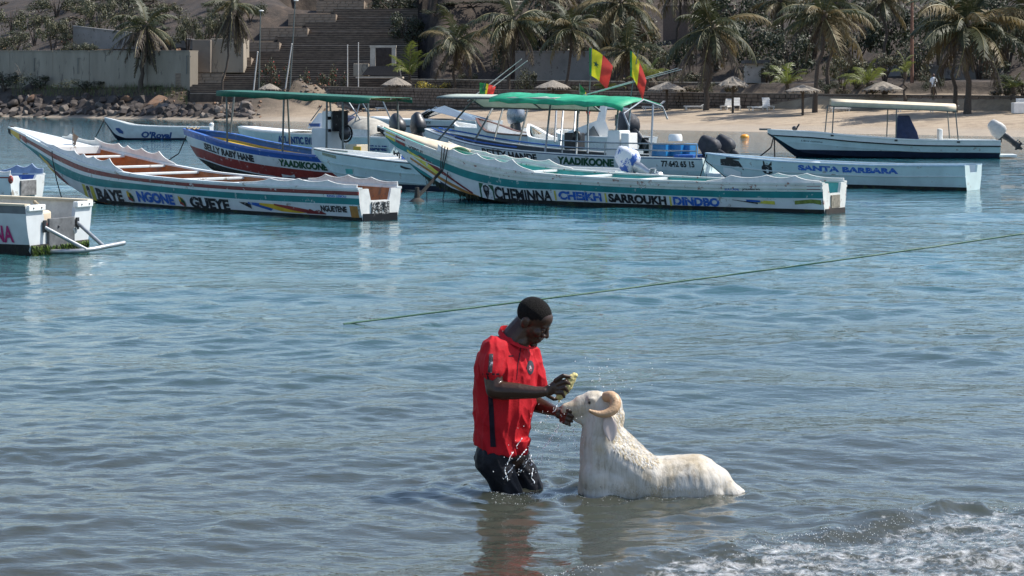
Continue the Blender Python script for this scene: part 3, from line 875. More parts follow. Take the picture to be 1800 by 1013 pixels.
h.paint([(662.0, -.03, .16), (676, -.03, .18)], black, off=0.016); h.paint([(678, -.03, .17), (694, -.03, .19)], yellow2, off=0.014); h.paint([(696, -.03, .17), (712, -.03, .19)], maroon, off=0.014)
h.text('CHEIKH SY', 718, 744, .06, .17, black_l, .03); h.text('MJ', 690, 702, .42, .56, black_l, .02)
h.text('CHEMINNA', 865, 966, .335, .57, black_l, .024); h.text('CHEIKH', 978, 1054, .34, .54, blue_l, .035)
h.text('SARROUKH', 1066, 1168, .335, .54, black_l, .035); h.text('DINDBO', 1180, 1262, .335, .53, blue_l, .035)
h.text('SOUTANE', 1273, 1299, .09, .16, blue_l, .02); h.text('JALIMINA', 1304, 1336, .09, .16, black_l, .02)
for p in (971, 1060, 1174): h.paint([(p, .33, .55), (p + 3, .33, .55)], yellow2)
h.paint([(839, 0.311, 0.622), (864, 0.311, 0.638)], M('dark_green_panel', (.02, .09, .04), .6), 'painted_panel'); h.paint([(842, 0.437, 0.655), (847, 0.336, 0.655), (855, 0.336, 0.655), (862, 0.437, 0.655)], white, 'painted_panel', .010)
h.paint([(846, 0.370, 0.462), (851, 0.344, 0.622), (856, 0.370, 0.462)], black_l, 'painted_panel', .014); h.paint([(849, 0.386, 0.437), (851, 0.378, 0.454), (854, 0.386, 0.437)], M('grey_lettering', (.25, .25, .26), .6), 'painted_panel', .017)
h.paint([(715, 0.235, 0.286), (745, 0.302, 0.437), (770, 0.420, 0.521)], yellow2, off=.008); h.paint([(735, 0.235, 0.269), (765, 0.319, 0.420), (790, 0.420, 0.470), (826, 0.554, 0.588)], maroon, off=.010)
h.paint([(720, 0.386, 0.437), (770, 0.521, 0.588), (836, 0.588, 0.655)], ochre, off=.009); h.paint([(712, 0.521, 0.622), (745, 0.588, 0.823), (790, 0.756, 1.008), (838, 0.722, 1.008)], teal, off=.007)
h.paint([(770, 0.622, 0.722), (810, 0.672, 0.840), (860, 0.672, 0.798), (920, 0.622, 0.689)], navy, off=.011)
h.paint([(1366, 0.067, 0.118), (1390, 0.067, 0.118)], bluep); h.paint([(1390, 0.059, 0.118), (1418, 0.059, 0.118)], yellow2); h.paint([(1418, 0.050, 0.126), (1442, 0.050, 0.126)], maroon)
h.paint([(1285, 0.361, 0.370), (1330, 0.420, 0.454)], black_l, off=.01); h.paint([(1315, 0.353, 0.420), (1360, 0.386, 0.462)], yellow2); h.paint([(1310, 0.353, 0.395), (1335, 0.370, 0.420)], bluep, off=.01)
h.paint([(1395, 0.370, 0.454), (1425, 0.336, 0.420), (1442, 0.353, 0.454)], M('moss_stain', (.16, .20, .04), .8, .4, 12), 'weed_stain')
transom_skin(h, 0.42, 0.26, 0.28, M('slatted_engine_pad', (0.20, 0.18, 0.14), .7, .5, 20))
MB().box((-0.012, 0, 0.0), (0.03, 2 * h.b(0) * .80, 0.22)).build('boot_stripe', M('rusty_black', (.03, .024, .02), .7, .5), h.root)
hx = pt(733, 352, 46.8, h)
for k in range(3):
    MB().tube([h.side(.79 + .008 * k, -.2, 1, .02), h.side(.80, .4, 1, .12 + .05 * k), Vector((hx.x + .05 * k, hx.y, .05))], .014, 6).build('mooring_line', rope_m, h.root, smooth=60)
MB().tube([Vector((.79 * h.L, .62, .7)), Vector((.795 * h.L, .75, -.02)), Vector((.81 * h.L, .80, -.12)), Vector((.835 * h.L, .72, .0)), Vector((.845 * h.L, .55, .45))], .011, 6).build('mooring_line', rope_m, h.root, smooth=60)
MB().loft([[Vector((hx.x + rr * math.cos(2 * math.pi * j / 8), hx.y + rr * math.sin(2 * math.pi * j / 8), zz)) for j in range(8)] for zz, rr in ((-.1, .22), (.02, .18), (.10, .07), (.35, .05))]).build('mooring_knot', rope_m, h.root, smooth=40)
wd = MB()
for i in range(420):
    u = random.uniform(.72, .87); t = random.random()
    p = Vector((u * h.L, random.choice((1, 1, 1, -1)) * h.b(u) * h.flat * t, h.k(u) + (h.zc(u) - h.k(u)) * t + .01))
    if p.z < -.02: continue
    l = random.uniform(.03, .12)
    wd.add([p, p + Vector((.02, .01, 0)), p + Vector((random.uniform(-.03, .03), .02, -l))], [(0, 1, 2)])
tag(wd.build('weed', weed_d, h.root), kind='stuff')
MID = h

# ---------------------------------------------------------------- blue-gunwale passenger boat with the dark green awning
h = Hull('passenger_boat', 'passenger boat with blue gunwale, red stripe and dark green awning', (-2.55, 58.4), (-11.15, 66.1),
         [0, .25, .5, .72, .87, 1], [.85, 1.0, 1.05, .95, .68, .10], [.68, .66, .78, 1.02, 1.28, 1.42],
         [-.30, -.35, -.35, -.30, .04, 1.12], flat=0.70, chf=.25)
h.shell([(0.18, bluep), (0.48, white), (0.80, redp), (0.84, white)], antifoul, wl=-.05, notch=(.3, .15))
h.inside(bluep, depth=.42, floor_mat=green_in, u1=.93)
h.gunwale(bluep, w=.14, h=.04, out=.03)
MB().loft([[h.side(u, .16, -1, -.10), h.side(u, .26, -1, -.12)] for u in np.linspace(.25, .95, 24)], closed=False, cap=False).build('inner_stripe', yellow, h.root)
MB().loft([[Vector((u * h.L, -(h.b(u) - .16), h.g(u) - .22)), Vector((u * h.L, (h.b(u) - .16), h.g(u) - .22))] for u in np.linspace(.3, .93, 16)], closed=False, cap=False).build('side_bench', yellow, h.root)
h.text('SELLY RABY HANE', 357, 443, .215, .445, black_l, .035); h.text('YAADIKOONE', 487, 572, .205, .435, green_l, .035, shear=.15)
h.paint([(485, .70, .82), (500, .72, .80), (508, .66, .80)], white); h.paint([(533, .74, .80), (541, .74, .80)], white)
SEL = h
dS = 61.5
def lp(px, py, d): return pt(px, py, d, h)
# console tower with wheel and fuel cabinet
con = MB()
con.box(lp(580, 254, 60.6), (.75, .9, 1.0)); c0 = con.build('console', grey_white, h.root, bevel=.04)
MB().box(lp(588, 213, 60.6), (.42, .7, .62)).build('console_cabinet', white_clean, h.root, bevel=.03)
MB().box(lp(602, 213, 60.3) + Vector((-.02, .12, 0)), (.08, .62, .64)).build('console_side_panel', black, h.root, bevel=.02)
for pyy in (208, 230):
    q = lp(578, pyy, 60.1); MB().tube([q + Vector((0, .06, 0)), q + Vector((0, -.05, 0))], .055, 10).build('compass', black, h.root)
MB().loft([[Vector((0.0, .26 * math.cos(a) + (.03 * math.cos(b) * math.cos(a)), .26 * math.sin(a) + .03 * math.cos(b) * math.sin(a))) + Vector((.03 * math.sin(b), 0, 0)) + lp(608, 235, 59.9) for b in np.linspace(0, 2 * math.pi, 7)[:-1]] for a in np.linspace(0, 2 * math.pi, 17)], cap=False).build('steering_wheel', black, h.root, smooth=60)
MB().ball(lp(607, 234, 59.9), (.16, .2, .22)).build('steering_gear', eng_blk, h.root, smooth=60)
MB().box(lp(627, 264, 59.6), (.5, .5, .36)).build('fuel_box', canvas_c, h.root, bevel=.02)
MB().box(lp(628, 264.5, 59.2), (.32, .04, .24)).build('fuel_box_door', yellow, h.root, bevel=.01)
# awning and its posts
aw = MB()
rows = []
for i in range(13):
    t = i / 12
    px = 381 + (650 - 381) * t
    w = .90
    cx = h.x_at(px, w); d = h.d_at(cx, w)
    zt = CAM_H - (162 + 13 * t - HOR) / FOC * d
    sg = .03 * math.sin(t * 40)
    c = Vector((cx, 0, 0))
    rows.append([Vector((c.x, yy, zt + dz)) for yy, dz in ((w + .02, -.13 + sg), (w, .03), (w * .5, .035), (0, .04), (-w * .5, .035), (-w, .03), (-w - .02, -.10 - sg))])
aw.loft(rows, closed=False, cap=False)
ao = aw.build('awning', canvas_g, h.root, smooth=50)
ao.modifiers.new('solidify', 'SOLIDIFY').thickness = .025
top = lambda x: float(np.interp(x, [r[1].x for r in rows][::-1], [r[1].z for r in rows][::-1])) - .02
for px, sd in ((397, 1), (494, 1), (571, 1), (600, 1), (646, 1), (704, -1), (407, -1), (512, -1), (588, -1)):
    if sd > 0: u = h.u_at(px)
    else: u = float(np.interp(-px, -np.array([h.px_of(q, -1) for q in h._u]), h._u))
    f = h.side(u, 0, sd, -.06)
    MB().tube([f, Vector((f.x + .05, sd * .88, top(f.x + .05)))], .032, 8).build('awning_post', pole_dk, h.root, smooth=60)
for yy in (.88, -.88, 0):
    MB().tube([Vector((rows[k][3].x, yy, rows[k][5].z - .02)) for k in range(13)], .022, 6).build('awning_rail', steel, h.root, smooth=60)
MB().tube([Vector((h.L * .975, .15, 1.30)), Vector((h.L * 1.0, .3, .6)), Vector((h.L * 1.10, .7, -.1))], .02, 6).build('mooring_line', rope_m, h.root, smooth=60)
MB().tube([Vector((h.L * .965 + .03 * math.sin(k), -.3 + .06 * k, 1.45 + .03 * math.cos(k * 2))) for k in range(11)], .035, 6).build('rope_coil', rope_t, h.root, smooth=60)

# ---------------------------------------------------------------- small white skiff in front of it
h = Hull('skiff', 'open white skiff moored between the two pirogues, bow at the blue boat', (3.05, 47.6), (-5.75, 56.9),
         [0, .3, .6, .85, 1], [.72, .85, .85, .62, .10], [.72, .70, .76, .92, 1.02], [-.25, -.28, -.26, -.10, .80], flat=.74, chf=.26)
h.shell([(0.04, black), (0.30, pale), (0.58, pale)], pale, wl=.14, bottom=navy, notch=(.28, .2))
h.inside(white_clean, u1=.92)
h.gunwale(white_clean, w=.08, h=.02, out=.02)
h.strake(.30, pale, w=.03, out=.03); h.strake(.56, pale, w=.03, out=.03)
for u in (.3, .55, .75): h.thwart(u, white_clean)
h.paint([(566, .06, .14), (590, .08, .17)], M('weathered_scribble', (.30, .33, .22), .7, .5, 20, wear=(.06, .07, .06), wear_amt=.3, wear_scale=20))
h.paint([(604, .42, .56), (616, .40, .54)], turq, off=.008)
h.paint([(703, .10, .16), (712, .14, .20), (722, .17, .19)], black_l, off=.008)
MB().box((h.L * .62, .1, .86), (1.1, .6, .12)).build('blue_board', bluep, h.root, bevel=.02)
outboard(h, -.02, .1, .74, R(62), M('blue_white_cloth', (.60, .62, .66), .7, .1, 3, .5, 8, wear=(.03, .10, .36), wear_amt=.42, wear_scale=3.2), eng_sil, .9)
SKI = h

# ---------------------------------------------------------------- white passenger boat with the long awning and flags
h = Hull('passenger_boat', 'white passenger boat with blue rails, long pale and green awning and flags', (6.35, 59.3), (-2.95, 66.6),
         [0, .3, .55, .75, .9, 1], [.95, 1.1, 1.12, .95, .55, .08], [.66, .68, .77, .95, 1.22, 1.42], [-.3, -.36, -.36, -.28, .10, 1.10], flat=.72, chf=.25)
h.shell([(.04, navy_l), (.38, white), (.50, pale)], pale, wl=.10, bottom=navy, notch=(.32, .18))
h.inside(M('dark_grey_inside', (.08, .09, .10), .6), depth=.5, u1=.92, floor_mat=plywood)
h.gunwale(white_clean, w=.10, h=.02, out=.02)
MB().tube([Vector((u * h.L, -(h.b(u) + .01), h.g(u) + .10)) for u in np.linspace(.5, .97, 14)], .028, 8).build('bow_rail', bluep, h.root, smooth=60)
MB().tube([Vector((u * h.L, (h.b(u) - .1), h.g(u) + .10)) for u in np.linspace(.6, .97, 14)], .028, 8).build('bow_rail', bluep, h.root, smooth=60)
h.text('BETTY HANDE', 846, 943, .07, .31, black_l, .03, shear=-.1); h.text('YAADIKOONE', 979, 1078, .085, .335, green_l, .035, shear=.15)
h.text('77 642 65 15', 1161, 1219, .085, .28, black_l, .02)
MB().box((-.28, .0, .12), (.55, 1.5, .20)).build('swim_step', white, h.root, bevel=.03)
def lp(px, py, d): return pt(px, py, d, h)
MB().box(lp(1088, 253, 61.0), (.55, .7, .85), taper=.85).build('console', white_clean, h.root, bevel=.04)
MB().box(lp(1106, 255, 60.6), (.3, .5, .75)).build('seat_box', white_clean, h.root, bevel=.03)
MB().box(lp(1010, 248, 63.6), (.5, .5, .55)).build('battery_box', eng_blk, h.root, bevel=.03)
MB().ball(lp(1014, 240, 63.3), (.16, .16, .2)).build('winch', eng_blk, h.root, smooth=60)
for px, w in ((1165, .55), (1190, .6), (1208, .5)):
    MB().box(lp(px, 264, 60.2), (w, .5, .40)).build('crate', plastic_b, h.root, bevel=.03)
MB().loft([[lp(1187, 245, 60.2) + Vector((rr * math.cos(a), rr * math.sin(a), zz)) for a in np.linspace(0, 2 * math.pi, 13)[:-1]] for zz, rr in ((-.05, .22), (.08, .22), (.16, .18))]).build('plastic_tub', white_clean, h.root, smooth=50)
MB().box(lp(1215, 275, 59.3), (.7, .9, .10)).build('stern_bench', bluep, h.root, bevel=.02)
outboard(h, -.10, .38, .72, R(58), eng_gry, eng_blk, .95); outboard(h, -.10, -.42, .74, R(50), eng_gry, eng_blk, .88)
BET = h
# awning: raised pale front half, green rear half draped over bows
fr = MB()
rows = []
for i in range(9):
    t = i / 8
    px = 768 + (975 - 768) * t
    cx = h.x_at(px, 1.0); d = h.d_at(cx, 1.0)
    z = CAM_H - (171 + 3.0 * t - HOR) / FOC * d
    c = Vector((cx, 0, 0))
    rows.append([Vector((c.x, yy, z + dz)) for yy, dz in ((1.0, 0), (.5, .06), (0, .09), (-.6, .04), (-1.5, -.34 - .05 * t))])
fr.loft(rows, closed=False, cap=False)
f = fr.build('front_awning', canvas_p, h.root, smooth=50); f.modifiers.new('solidify', 'SOLIDIFY').thickness = .02
for k in (0, 4, 8): MB().tube([r - Vector((0, 0, .03)) for r in rows[k]], .025, 6).build('awning_bow', pole_dk, h.root, smooth=60)
MB().tube([r[0] - Vector((0, 0, .02)) for r in rows], .03, 6).build('awning_rail', pole_dk, h.root, smooth=60)
MB().tube([r[-1] - Vector((0, 0, .02)) for r in rows], .03, 6).build('awning_rail', pole_dk, h.root, smooth=60)
g2 = MB()
rows2 = []
for i in range(15):
    t = i / 14
    px = 862 + (1096 - 862) * t
    cx = h.x_at(px, 1.05); d = h.d_at(cx, 1.05)
    c = Vector((cx, 0, 0))
    z = CAM_H - (169 + 9 * t - HOR) / FOC * d + .02 * math.sin(i * 2.3)
    e = .5 if i == 14 else 0
    rows2.append([Vector((c.x, yy, z + dz - e * .25)) for yy, dz in ((1.12, -.20 + .02 * math.sin(i * 1.7)), (1.05, -.06), (.5, .06), (0, .10), (-.5, .08), (-1.05, -.02))])
g2.loft(rows2, closed=False, cap=False)
f = g2.build('rear_awning', canvas_lg, h.root, smooth=50); f.modifiers.new('solidify', 'SOLIDIFY').thickness = .02
MB().tube([r[1] - Vector((0, -.02, .10)) for r in rows2], .03, 6).build('awning_rail', steel, h.root, smooth=60)
MB().tube([r[5] - Vector((0, 0, .04)) for r in rows2], .03, 6).build('awning_rail', steel, h.root, smooth=60)
MB().tube([rows2[14][0] + Vector((-.25, 0, -.45)), rows2[14][0] + Vector((-.05, 0, -.05)), rows2[14][3] + Vector((-.02, 0, .05)), rows2[14][5] + Vector((-.05, 0, -.05)), rows2[14][5] + Vector((-.25, 0, -.45))], .03, 6).build('awning_bow', steel, h.root, smooth=60)
posts = [(832, 176, 66.2, 768, 249, 65.0), (868, 187, 67.4, 826, 262, 64.6), (885, 188, 67.4, 866, 255, 66.2), (928, 190, 66.6, 911, 256, 65.8), (968, 178, 63.6, 957, 280, 62.8),
         (1034, 180, 63.4, 1033, 270, 62.9), (990, 196, 66.4, 985, 258, 65.4), (1012, 194, 66.4, 1007, 262, 65.0), (1088, 178, 62.0, 1083, 232, 61.6), (1109, 180, 61.6, 1101, 276, 61.2),
         (1148, 184, 60.3, 1144, 276, 60.0), (978, 195, 66.2, 975, 250, 65.6), (1016, 194, 63.6, 1012, 296, 62.6)]
for a, b, c, d_, e, f_ in posts:
    p, q = pt(a, b, c, h), pt(d_, e, f_, h)
    MB().tube([p, q], .034, 8).build('awning_post', steel if a > 940 else pole_dk, h.root, smooth=60)
for z0 in (.42, .22):
    MB().tube([Vector((u * h.L, h.b(u) - .05, h.g(u) + z0)) for u in np.linspace(.02, .45, 10)], .025, 6).build('guard_rail', steel, h.root, smooth=60)
for u in (.02, .16, .3, .44):
    MB().tube([Vector((u * h.L, h.b(u) - .05, h.g(u))), Vector((u * h.L, h.b(u) - .05, h.g(u) + .44))], .022, 6).build('rail_post', steel, h.root, smooth=60)
# fishing rods lashed to the awning
for a, b in (((822, 178, 66.0), (917, 104, 64.5)), ((830, 180, 66.0), (927, 107, 64.5)), ((1025, 168, 63.4), (1192, 120, 61.5)), ((1045, 163, 63.4), (1198, 122, 61.5))):
    MB().tube([pt(*a, h), pt(*b, h)], [.020, .010], 6).build('fishing_rod', M('pale_rod', (.50, .50, .48), .5), h.root, smooth=60)

fl_y = M('yellow_flag_cloth', (.78, .62, .03), .8, .1, 4, transl=.35); fl_r = M('red_flag_cloth', (.62, .05, .04), .8, .1, 4, transl=.35); fl_g = M('green_flag_cloth', (.02, .19, .06), .8, .1, 4, transl=.35)
def flag(label, base, topp, width, hgt, droop, d, star=True, gfrac=.12):
    """tricolour blown to the right, its green band wound round the pole"""
    p0, p1 = at(*base, d), at(*topp, d)
    r = empty('flag', p0)
    tag(r, label, 'flag', 'tricolour flags on the awning')
    MB().tube([(0, 0, 0), p1 - p0], [.022, .014], 6).build('flag_pole', pole_dk, r, smooth=60)
    n, m = 18, 10
    up = (p1 - p0).length
    def P(u, v):
        x = width * u * (1 - .25 * v)
        z = up - .04 - hgt * v - droop * u * u * (1.0 - .25 * v) - droop * .45 * u
        return Vector((x, .07 * math.sin(u * 8 + v * 2.2) * (.3 + u) + .05 * math.sin(v * 6 + u * 3), z))
    for nm, u0, u1, mt in (('green_band', 0, gfrac, fl_g), ('yellow_band', gfrac, .56, fl_y), ('red_band', .56, 1, fl_r)):
        rows = [[P(u0 + (u1 - u0) * i / n, v / m) for v in range(m + 1)] for i in range(n + 1)]
        MB().loft(rows, closed=False, cap=False).build(nm, mt, r, smooth=80)
    if star:
        s5 = []
        for k in range(10):
            a = math.pi / 2 + k * math.pi / 5
            rr = .115 if k % 2 == 0 else .045
            s5.append(P(.32 + rr * math.cos(a) / width, .5 - rr * math.sin(a) / hgt) + Vector((0, -.012, 0)))
        MB().add(s5 + [P(.32, .5) + Vector((0, -.012, 0))], [(k, (k + 1) % 10, 10) for k in range(10)]).build('star', green_l, r)
flag('large yellow and red flag hanging from the middle of the awning', (1036, 168), (1040, 82), .78, .90, .42, 63.5)
flag('narrow yellow and red flag near the rear end of the awning', (1108, 176), (1122, 88), .52, .80, .66, 61.5, False)
flag('small green, yellow and red flag at the front edge of the awning', (843, 172), (853, 145), .55, .42, .10, 65.4, True, .42)
flag('small green and yellow flag half hidden behind the awning', (1018, 200), (1019, 146), .42, .55, .52, 65.2, False, .5)

# ---------------------------------------------------------------- white pirogue at the right
h = Hull('pirogue', 'plain white pirogue with blue lettering and a black pot emblem', (12.55, 52.6), (5.75, 57.3),
         [0, .3, .6, .85, 1], [.62, .74, .74, .50, .06], [.68, .64, .68, .78, .86], [-.25, -.28, -.26, -.12, .60], flat=.72, chf=.2)
h.shell([(.22, pale), (.26, pale)], pale, wl=.09, notch=(.24, .2))
h.inside(white, u1=.92)
h.gunwale(M('pale_blue_rail', (.42, .55, .66), .5), w=.07, h=.025); h.strake(.28, white, w=.03, out=.02)
h.text('SANTA BARBARA', 1402, 1578, .065, .225, blue_l, .04, spacing=1.05)
h.paint([(1338, .20, .30), (1342, .12, .38), (1350, .14, .40), (1356, .18, .36)], black_l, off=.008); h.paint([(1341, -.0, .14), (1344, .08, .14)], black_l, off=.008); h.paint([(1350, .14, .16), (1356, .02, .14)], black_l, off=.008)
h.paint([(1346, .26, .36), (1350, .26, .36)], white, off=.012)
h.paint([(1266, .10, .22), (1280, .06, .30), (1298, .10, .26), (1306, .3, .36)], black_l, off=.008); h.paint([(1266, .24, .30), (1290, .20, .32)], black_l, off=.008); h.paint([(1276, .02, .1), (1300, .01, .05)], black_l, off=.008)
h.paint([(1270, .34, .52), (1284, .34, .6), (1300, .42, .58)], white_clean, off=.01)
h.thwart(.3, white); h.thwart(.6, white)
MB().tube([h.side(.99, 0), h.side(1, .3, 1, .08), Vector((1.02 * h.L, .2, -.05))], .015, 6).build('mooring_line', rope_m, h.root, smooth=60)

# ---------------------------------------------------------------- white launch with the cream awning
h = Hull('motor_launch', 'white motor launch with cream awning, navy draped console and one outboard', (20.15, 80.2), (10.75, 81.4),
         [0, .3, .6, .82, 1], [.95, 1.1, 1.1, .78, .08], [.72, .74, .88, 1.06, 1.14], [-.3, -.3, -.3, -.2, .96], flat=.74, chf=.3)
h.shell([(.02, white), (.20, white_clean), (.24, black), (.50, pale)], pale, wl=.24, bottom=navy, lift=.10)
h.inside(white_clean, depth=.35, u1=.94)
h.gunwale(white_clean, w=.14, h=.03, out=.03); h.strake(.22, black, w=.03, out=.035); h.strake(.46, pale, w=.03, out=.02)
h.text('Libre comme', 1408, 1446, .33, .41, black_l, .0, shear=.3)
def lp(px, py, d): return pt(px, py, d, h)
rows = []
for i in range(9):
    t = i / 8
    px = 1460 + (1677 - 1460) * t; d = 81.0 - .6 * t
    c = lp(px, 180, d); z = CAM_H - (176.5 + 9 * t - HOR) / FOC * d
    rows.append([Vector((c.x, yy, z + dz)) for yy, dz in ((1.0, -.24), (.98, -.06), (.7, .03), (0, .05), (-.7, .03), (-.98, -.06), (-1.0, -.24))])
a = MB(); a.loft(rows, closed=False, cap=False); a = a.build('awning', canvas_c, h.root, smooth=60); a.modifiers.new('solidify', 'SOLIDIFY').thickness = .02
for yy in (1, -1): MB().tube([Vector((r[0].x, yy, r[0].z)) for r in rows], .025, 6).build('awning_rail', pole_dk, h.root, smooth=60)
for a, b, sd in ((1466, 1463, 1), (1455, 1450, -1), (1575, 1574, 1), (1560, 1558, -1), (1677, 1682, 1), (1663, 1667, -1)):
    p, q = lp(a, 186 + (a - 1460) * .04, 81 - sd), lp(b, 240 if sd > 0 else 236, 81 - sd)
    p.y, q.y = sd, sd * (h.b(max(min(q.x / h.L, 1), 0)) - .08); q.z = h.g(max(min(q.x / h.L, 1), 0))
    MB().tube([p, q], .025, 8).build('awning_post', pole_dk, h.root, smooth=60)
    if sd > 0: MB().box(q + Vector((0, .06, -.03)), (.12, .08, .12)).build('post_socket', eng_blk, h.root)
cb = lp(1594, 241, 80.8); cb.z = .55
MB().loft([[cb + Vector((x, y, z)) for x, y in ((-x1, -w), (x0, -w), (x0, w), (-x1, w))] for z, x1, x0, w in ((0, .52, .46, .4), (.5, .40, .44, .38), (1.05, .14, .40, .33), (1.2, .08, .36, .30))]).build('draped_console', canvas_n, h.root, bevel=.04)
sb = lp(1640, 241, 80.8); sb.z = .5
MB().box(sb, (.9, .9, .35)).build('helm_seat', white_clean, h.root, bevel=.06); MB().box(sb + Vector((-.28, 0, .42)), (.16, .9, .55)).build('seat_back', white_clean, h.root, bevel=.05)
outboard(h, -.12, .0, .86, R(48), M('white_engine_cover', (.44, .43, .41), .6, .15, 5, .4, 8), eng_blk, .98)
MB().box((-.35, 0, .10), (.7, 1.2, .10)).build('swim_step', white_clean, h.root, bevel=.02)
MB().tube([Vector((h.L * .97, .1, .95)), Vector((h.L * .985, .35, .4)), Vector((h.L * 1.05, .5, -.1))], .03, 6).build('mooring_line', rope_m, h.root, smooth=60)
MB().tube([Vector((h.L * .97, .1, .95)), Vector((h.L * .968, .3, -.1))], .03, 6).build('mooring_line', rope_m, h.root, smooth=60)
MB().ball((h.L * .88, 0, 1.2), (.12, .1, .10)).tube([(h.L * .88, 0, 1.1), (h.L * .86, 0, 1.38)], .04, 6).build('anchor', eng_blk, h.root, smooth=50)
MB().box((h.L * 1.01, 0, 1.16), (.5, .12, .08)).build('bow_roller', pole_dk, h.root, bevel=.02)

# ---------------------------------------------------------------- white boat cut by the left edge, stern towards us
h = Hull('workboat', 'white workboat cut by the left edge, open stern with steel bumper frame and weed', (-7.45, 31.85), (-13.3, 34.6),
         [0, .5, .8, 1], [.86, .95, .75, .1], [.80, .84, .95, 1.1], [-.3, -.35, -.25, .8], flat=.80, chf=.22)
h.shell([(.14, M('grey_rail_band', (.13, .14, .15), .5)), (.2, grey_white)], grey_white, wl=.16, notch=(.36, .40), transom_mat=grey_white, plate_th=.07)
h.inside(M('cream_inside', (.62, .56, .48), .5), u1=.93)
h.gunwale(canvas_c, w=.12, h=.02, out=.02)
h.text('NA', -14, 19, .34, .62, pink_l, .02)
for sd in (1, -1):
    MB().box((.0, sd * .62, .75), (.10, .42, .10)).build('stern_cap', white_clean, h.root, bevel=.015)
    for k in (-.1, .1): MB().ball((-.052, sd * .62 + k, .75), .014).build('bolt', eng_blk, h.root)
MB().box((-.03, .0, .30), (.05, .66, .52)).build('engine_board', plywood, h.root, bevel=.01)
for p in ((.3, .1), (-.28, .1), (.1, .42)): MB().ball((-.06, p[0], p[1]), .022).build('bolt', eng_blk, h.root)
A, B, Cc = Vector((-.04, .42, .42)), Vector((-.04, -.42, .42)), Vector((-.75, .0, -.02))
MB().tube([(-.04, .42, .42), (-.62, .10, .06)], .032, 10).build('bumper_tube', steel, h.root, smooth=60)
MB().tube([(-.04, -.42, .45), (-.62, -.36, .08)], .032, 10).build('bumper_tube', steel, h.root, smooth=60)
MB().tube([(-.04, .30, .02), (-.55, .22, .04), (-.66, -.05, .06), (-.70, -.45, .09), (-.72, -.78, .11)], .04, 10).build('bumper_tube', steel, h.root, smooth=60)
for yy in (.42, -.42): MB().box((-.035, yy, .44), (.04, .07, .2)).build('tube_bracket', eng_blk, h.root, bevel=.01)
MB().tube([(-.05, -.34 + .04 * math.cos(a), .33 + .05 * math.sin(a)) for a in np.linspace(0, 6.28, 12)], .012, 6).build('shackle', chrome, h.root, smooth=60)
MB().box((.5, .15, .52), (.5, .55, .3)).build('stern_seat', canvas_c, h.root, bevel=.05)
MB().tube([(.1, -.1, .44), (.12, .1, .47), (.1, .25, .44)], .025, 8).build('red_hose', M('red_rubber', (.45, .06, .03), .5), h.root, smooth=60)
MB().tube([(.25, .2, .66), (.35, .05, .72), (.6, -.1, .8)], .03, 8).build('oar_handle', rope_t, h.root, smooth=60)
wd = MB()
for i in range(1700):
    y = random.uniform(-.72, .74); z = random.uniform(-.02, .15); l = random.uniform(.04, .13)
    p = Vector((-.02 - random.random() * .03, y, z)); wdt = random.uniform(.006, .016)
    wd.add([p, p + Vector((0, wdt, 0)), p + Vector((-.03, wdt * 1.5 + random.uniform(-.02, .02), -l * .6)), p + Vector((-.02, random.uniform(-.02, .02), -l))], [(0, 1, 2, 3)], 0 if random.random() < .55 else 1)
tag(wd.build('weed', [weed_m, weed_d], h.root), kind='stuff')
MB().box((-.02, 0, .07), (.05, 1.46, .16)).build('boot_stripe', M('rusty_black', (.03, .024, .02), .7, .5), h.root)

# ---------------------------------------------------------------- small stern behind it
h = Hull('pirogue', 'small white pirogue with blue cover showing its stern behind the workboat', (-11.62, 46.4), (-18.0, 49.6),
         [0, .4, .75, 1], [.62, .74, .55, .06], [.66, .62, .8, 1.2], [-.22, -.28, -.15, 1.0], flat=.78)
h.shell([(.05, redp), (.1, white)], white, wl=.1, notch=(.26, .10))
h.inside(bluep, u1=.9)
h.gunwale(white, w=.07, h=.03)
h.cloth([(0.003, .10), (.06, .12), (.12, .14), (.2, .03)], canvas_w, 1); h.cloth([(0.003, .12), (.05, .24), (.12, .2), (.25, .03)], M('blue_white_canvas', (.28, .36, .5), .8), -1)
MB().box((-.02, .0, .36), (.04, .54, .36)).build('engine_board', M('scuffed_board', (.16, .16, .16), .7, .6, 8), h.root)
MB().ball((-.02, .62, .58), (.07, .05, .10)).build('fender', redp, h.root, smooth=60)

# ---------------------------------------------------------------- far boats
def far_boat(name, label, stern, bow, beam, zs, rake=.8, band=None, low=white_clean, bottom=navy, wl=.12, group='boats moored off the beach', gun=white_clean):
    z0, z1, z2 = zs
    hh = Hull(name, label, stern, bow, [0, .35, .7, .87, 1], [beam * .85, beam, beam * .9, beam * .55, .05], [z0, z0 * 1.02, z1, z1 + (z2 - z1) * .55, z2], [-.3, -.35, -.3, -.05, z2 * rake], flat=.74, chf=.28, group=group)
    hh.shell(band or [(.05, gun)], low, wl=wl, bottom=bottom, n=40)
    hh.inside(white_clean, depth=.4, u1=.93, n=24); hh.gunwale(gun, w=.12, h=.03, n=24)
    return hh
h = far_boat('motorboat', 'small grey white boat with blue script moored off the rocks', ground(372, 246)[:2], at(184, 212, 113)[:2], .9, (.75, .85, 1.3), low=grey_white)
h.text("O'Royal", 248, 302, .30, .78, navy_l, .03, shear=.2)
h.paint([(203, .42, .5), (209, .36, .66), (216, .5, .64)], navy_l, off=.01)
MB().tube([Vector((h.L, 0, 1.2)), Vector((h.L + .6, .3, -.1))], .03, 6).build('mooring_line', rope_m, h.root)
h = far_boat('motorboat', 'white boat with navy lettering and tall windscreen behind the blue passenger boat', at(648, 262, 80)[:2], at(420, 262, 84.5)[:2], 1.0, (.95, 1.05, 1.2), low=pale)
h.text('ATLANTIC EVASION', 487, 572, .12, .44, navy_l, .03); h.strake(.62, pale, w=.04, out=.03)
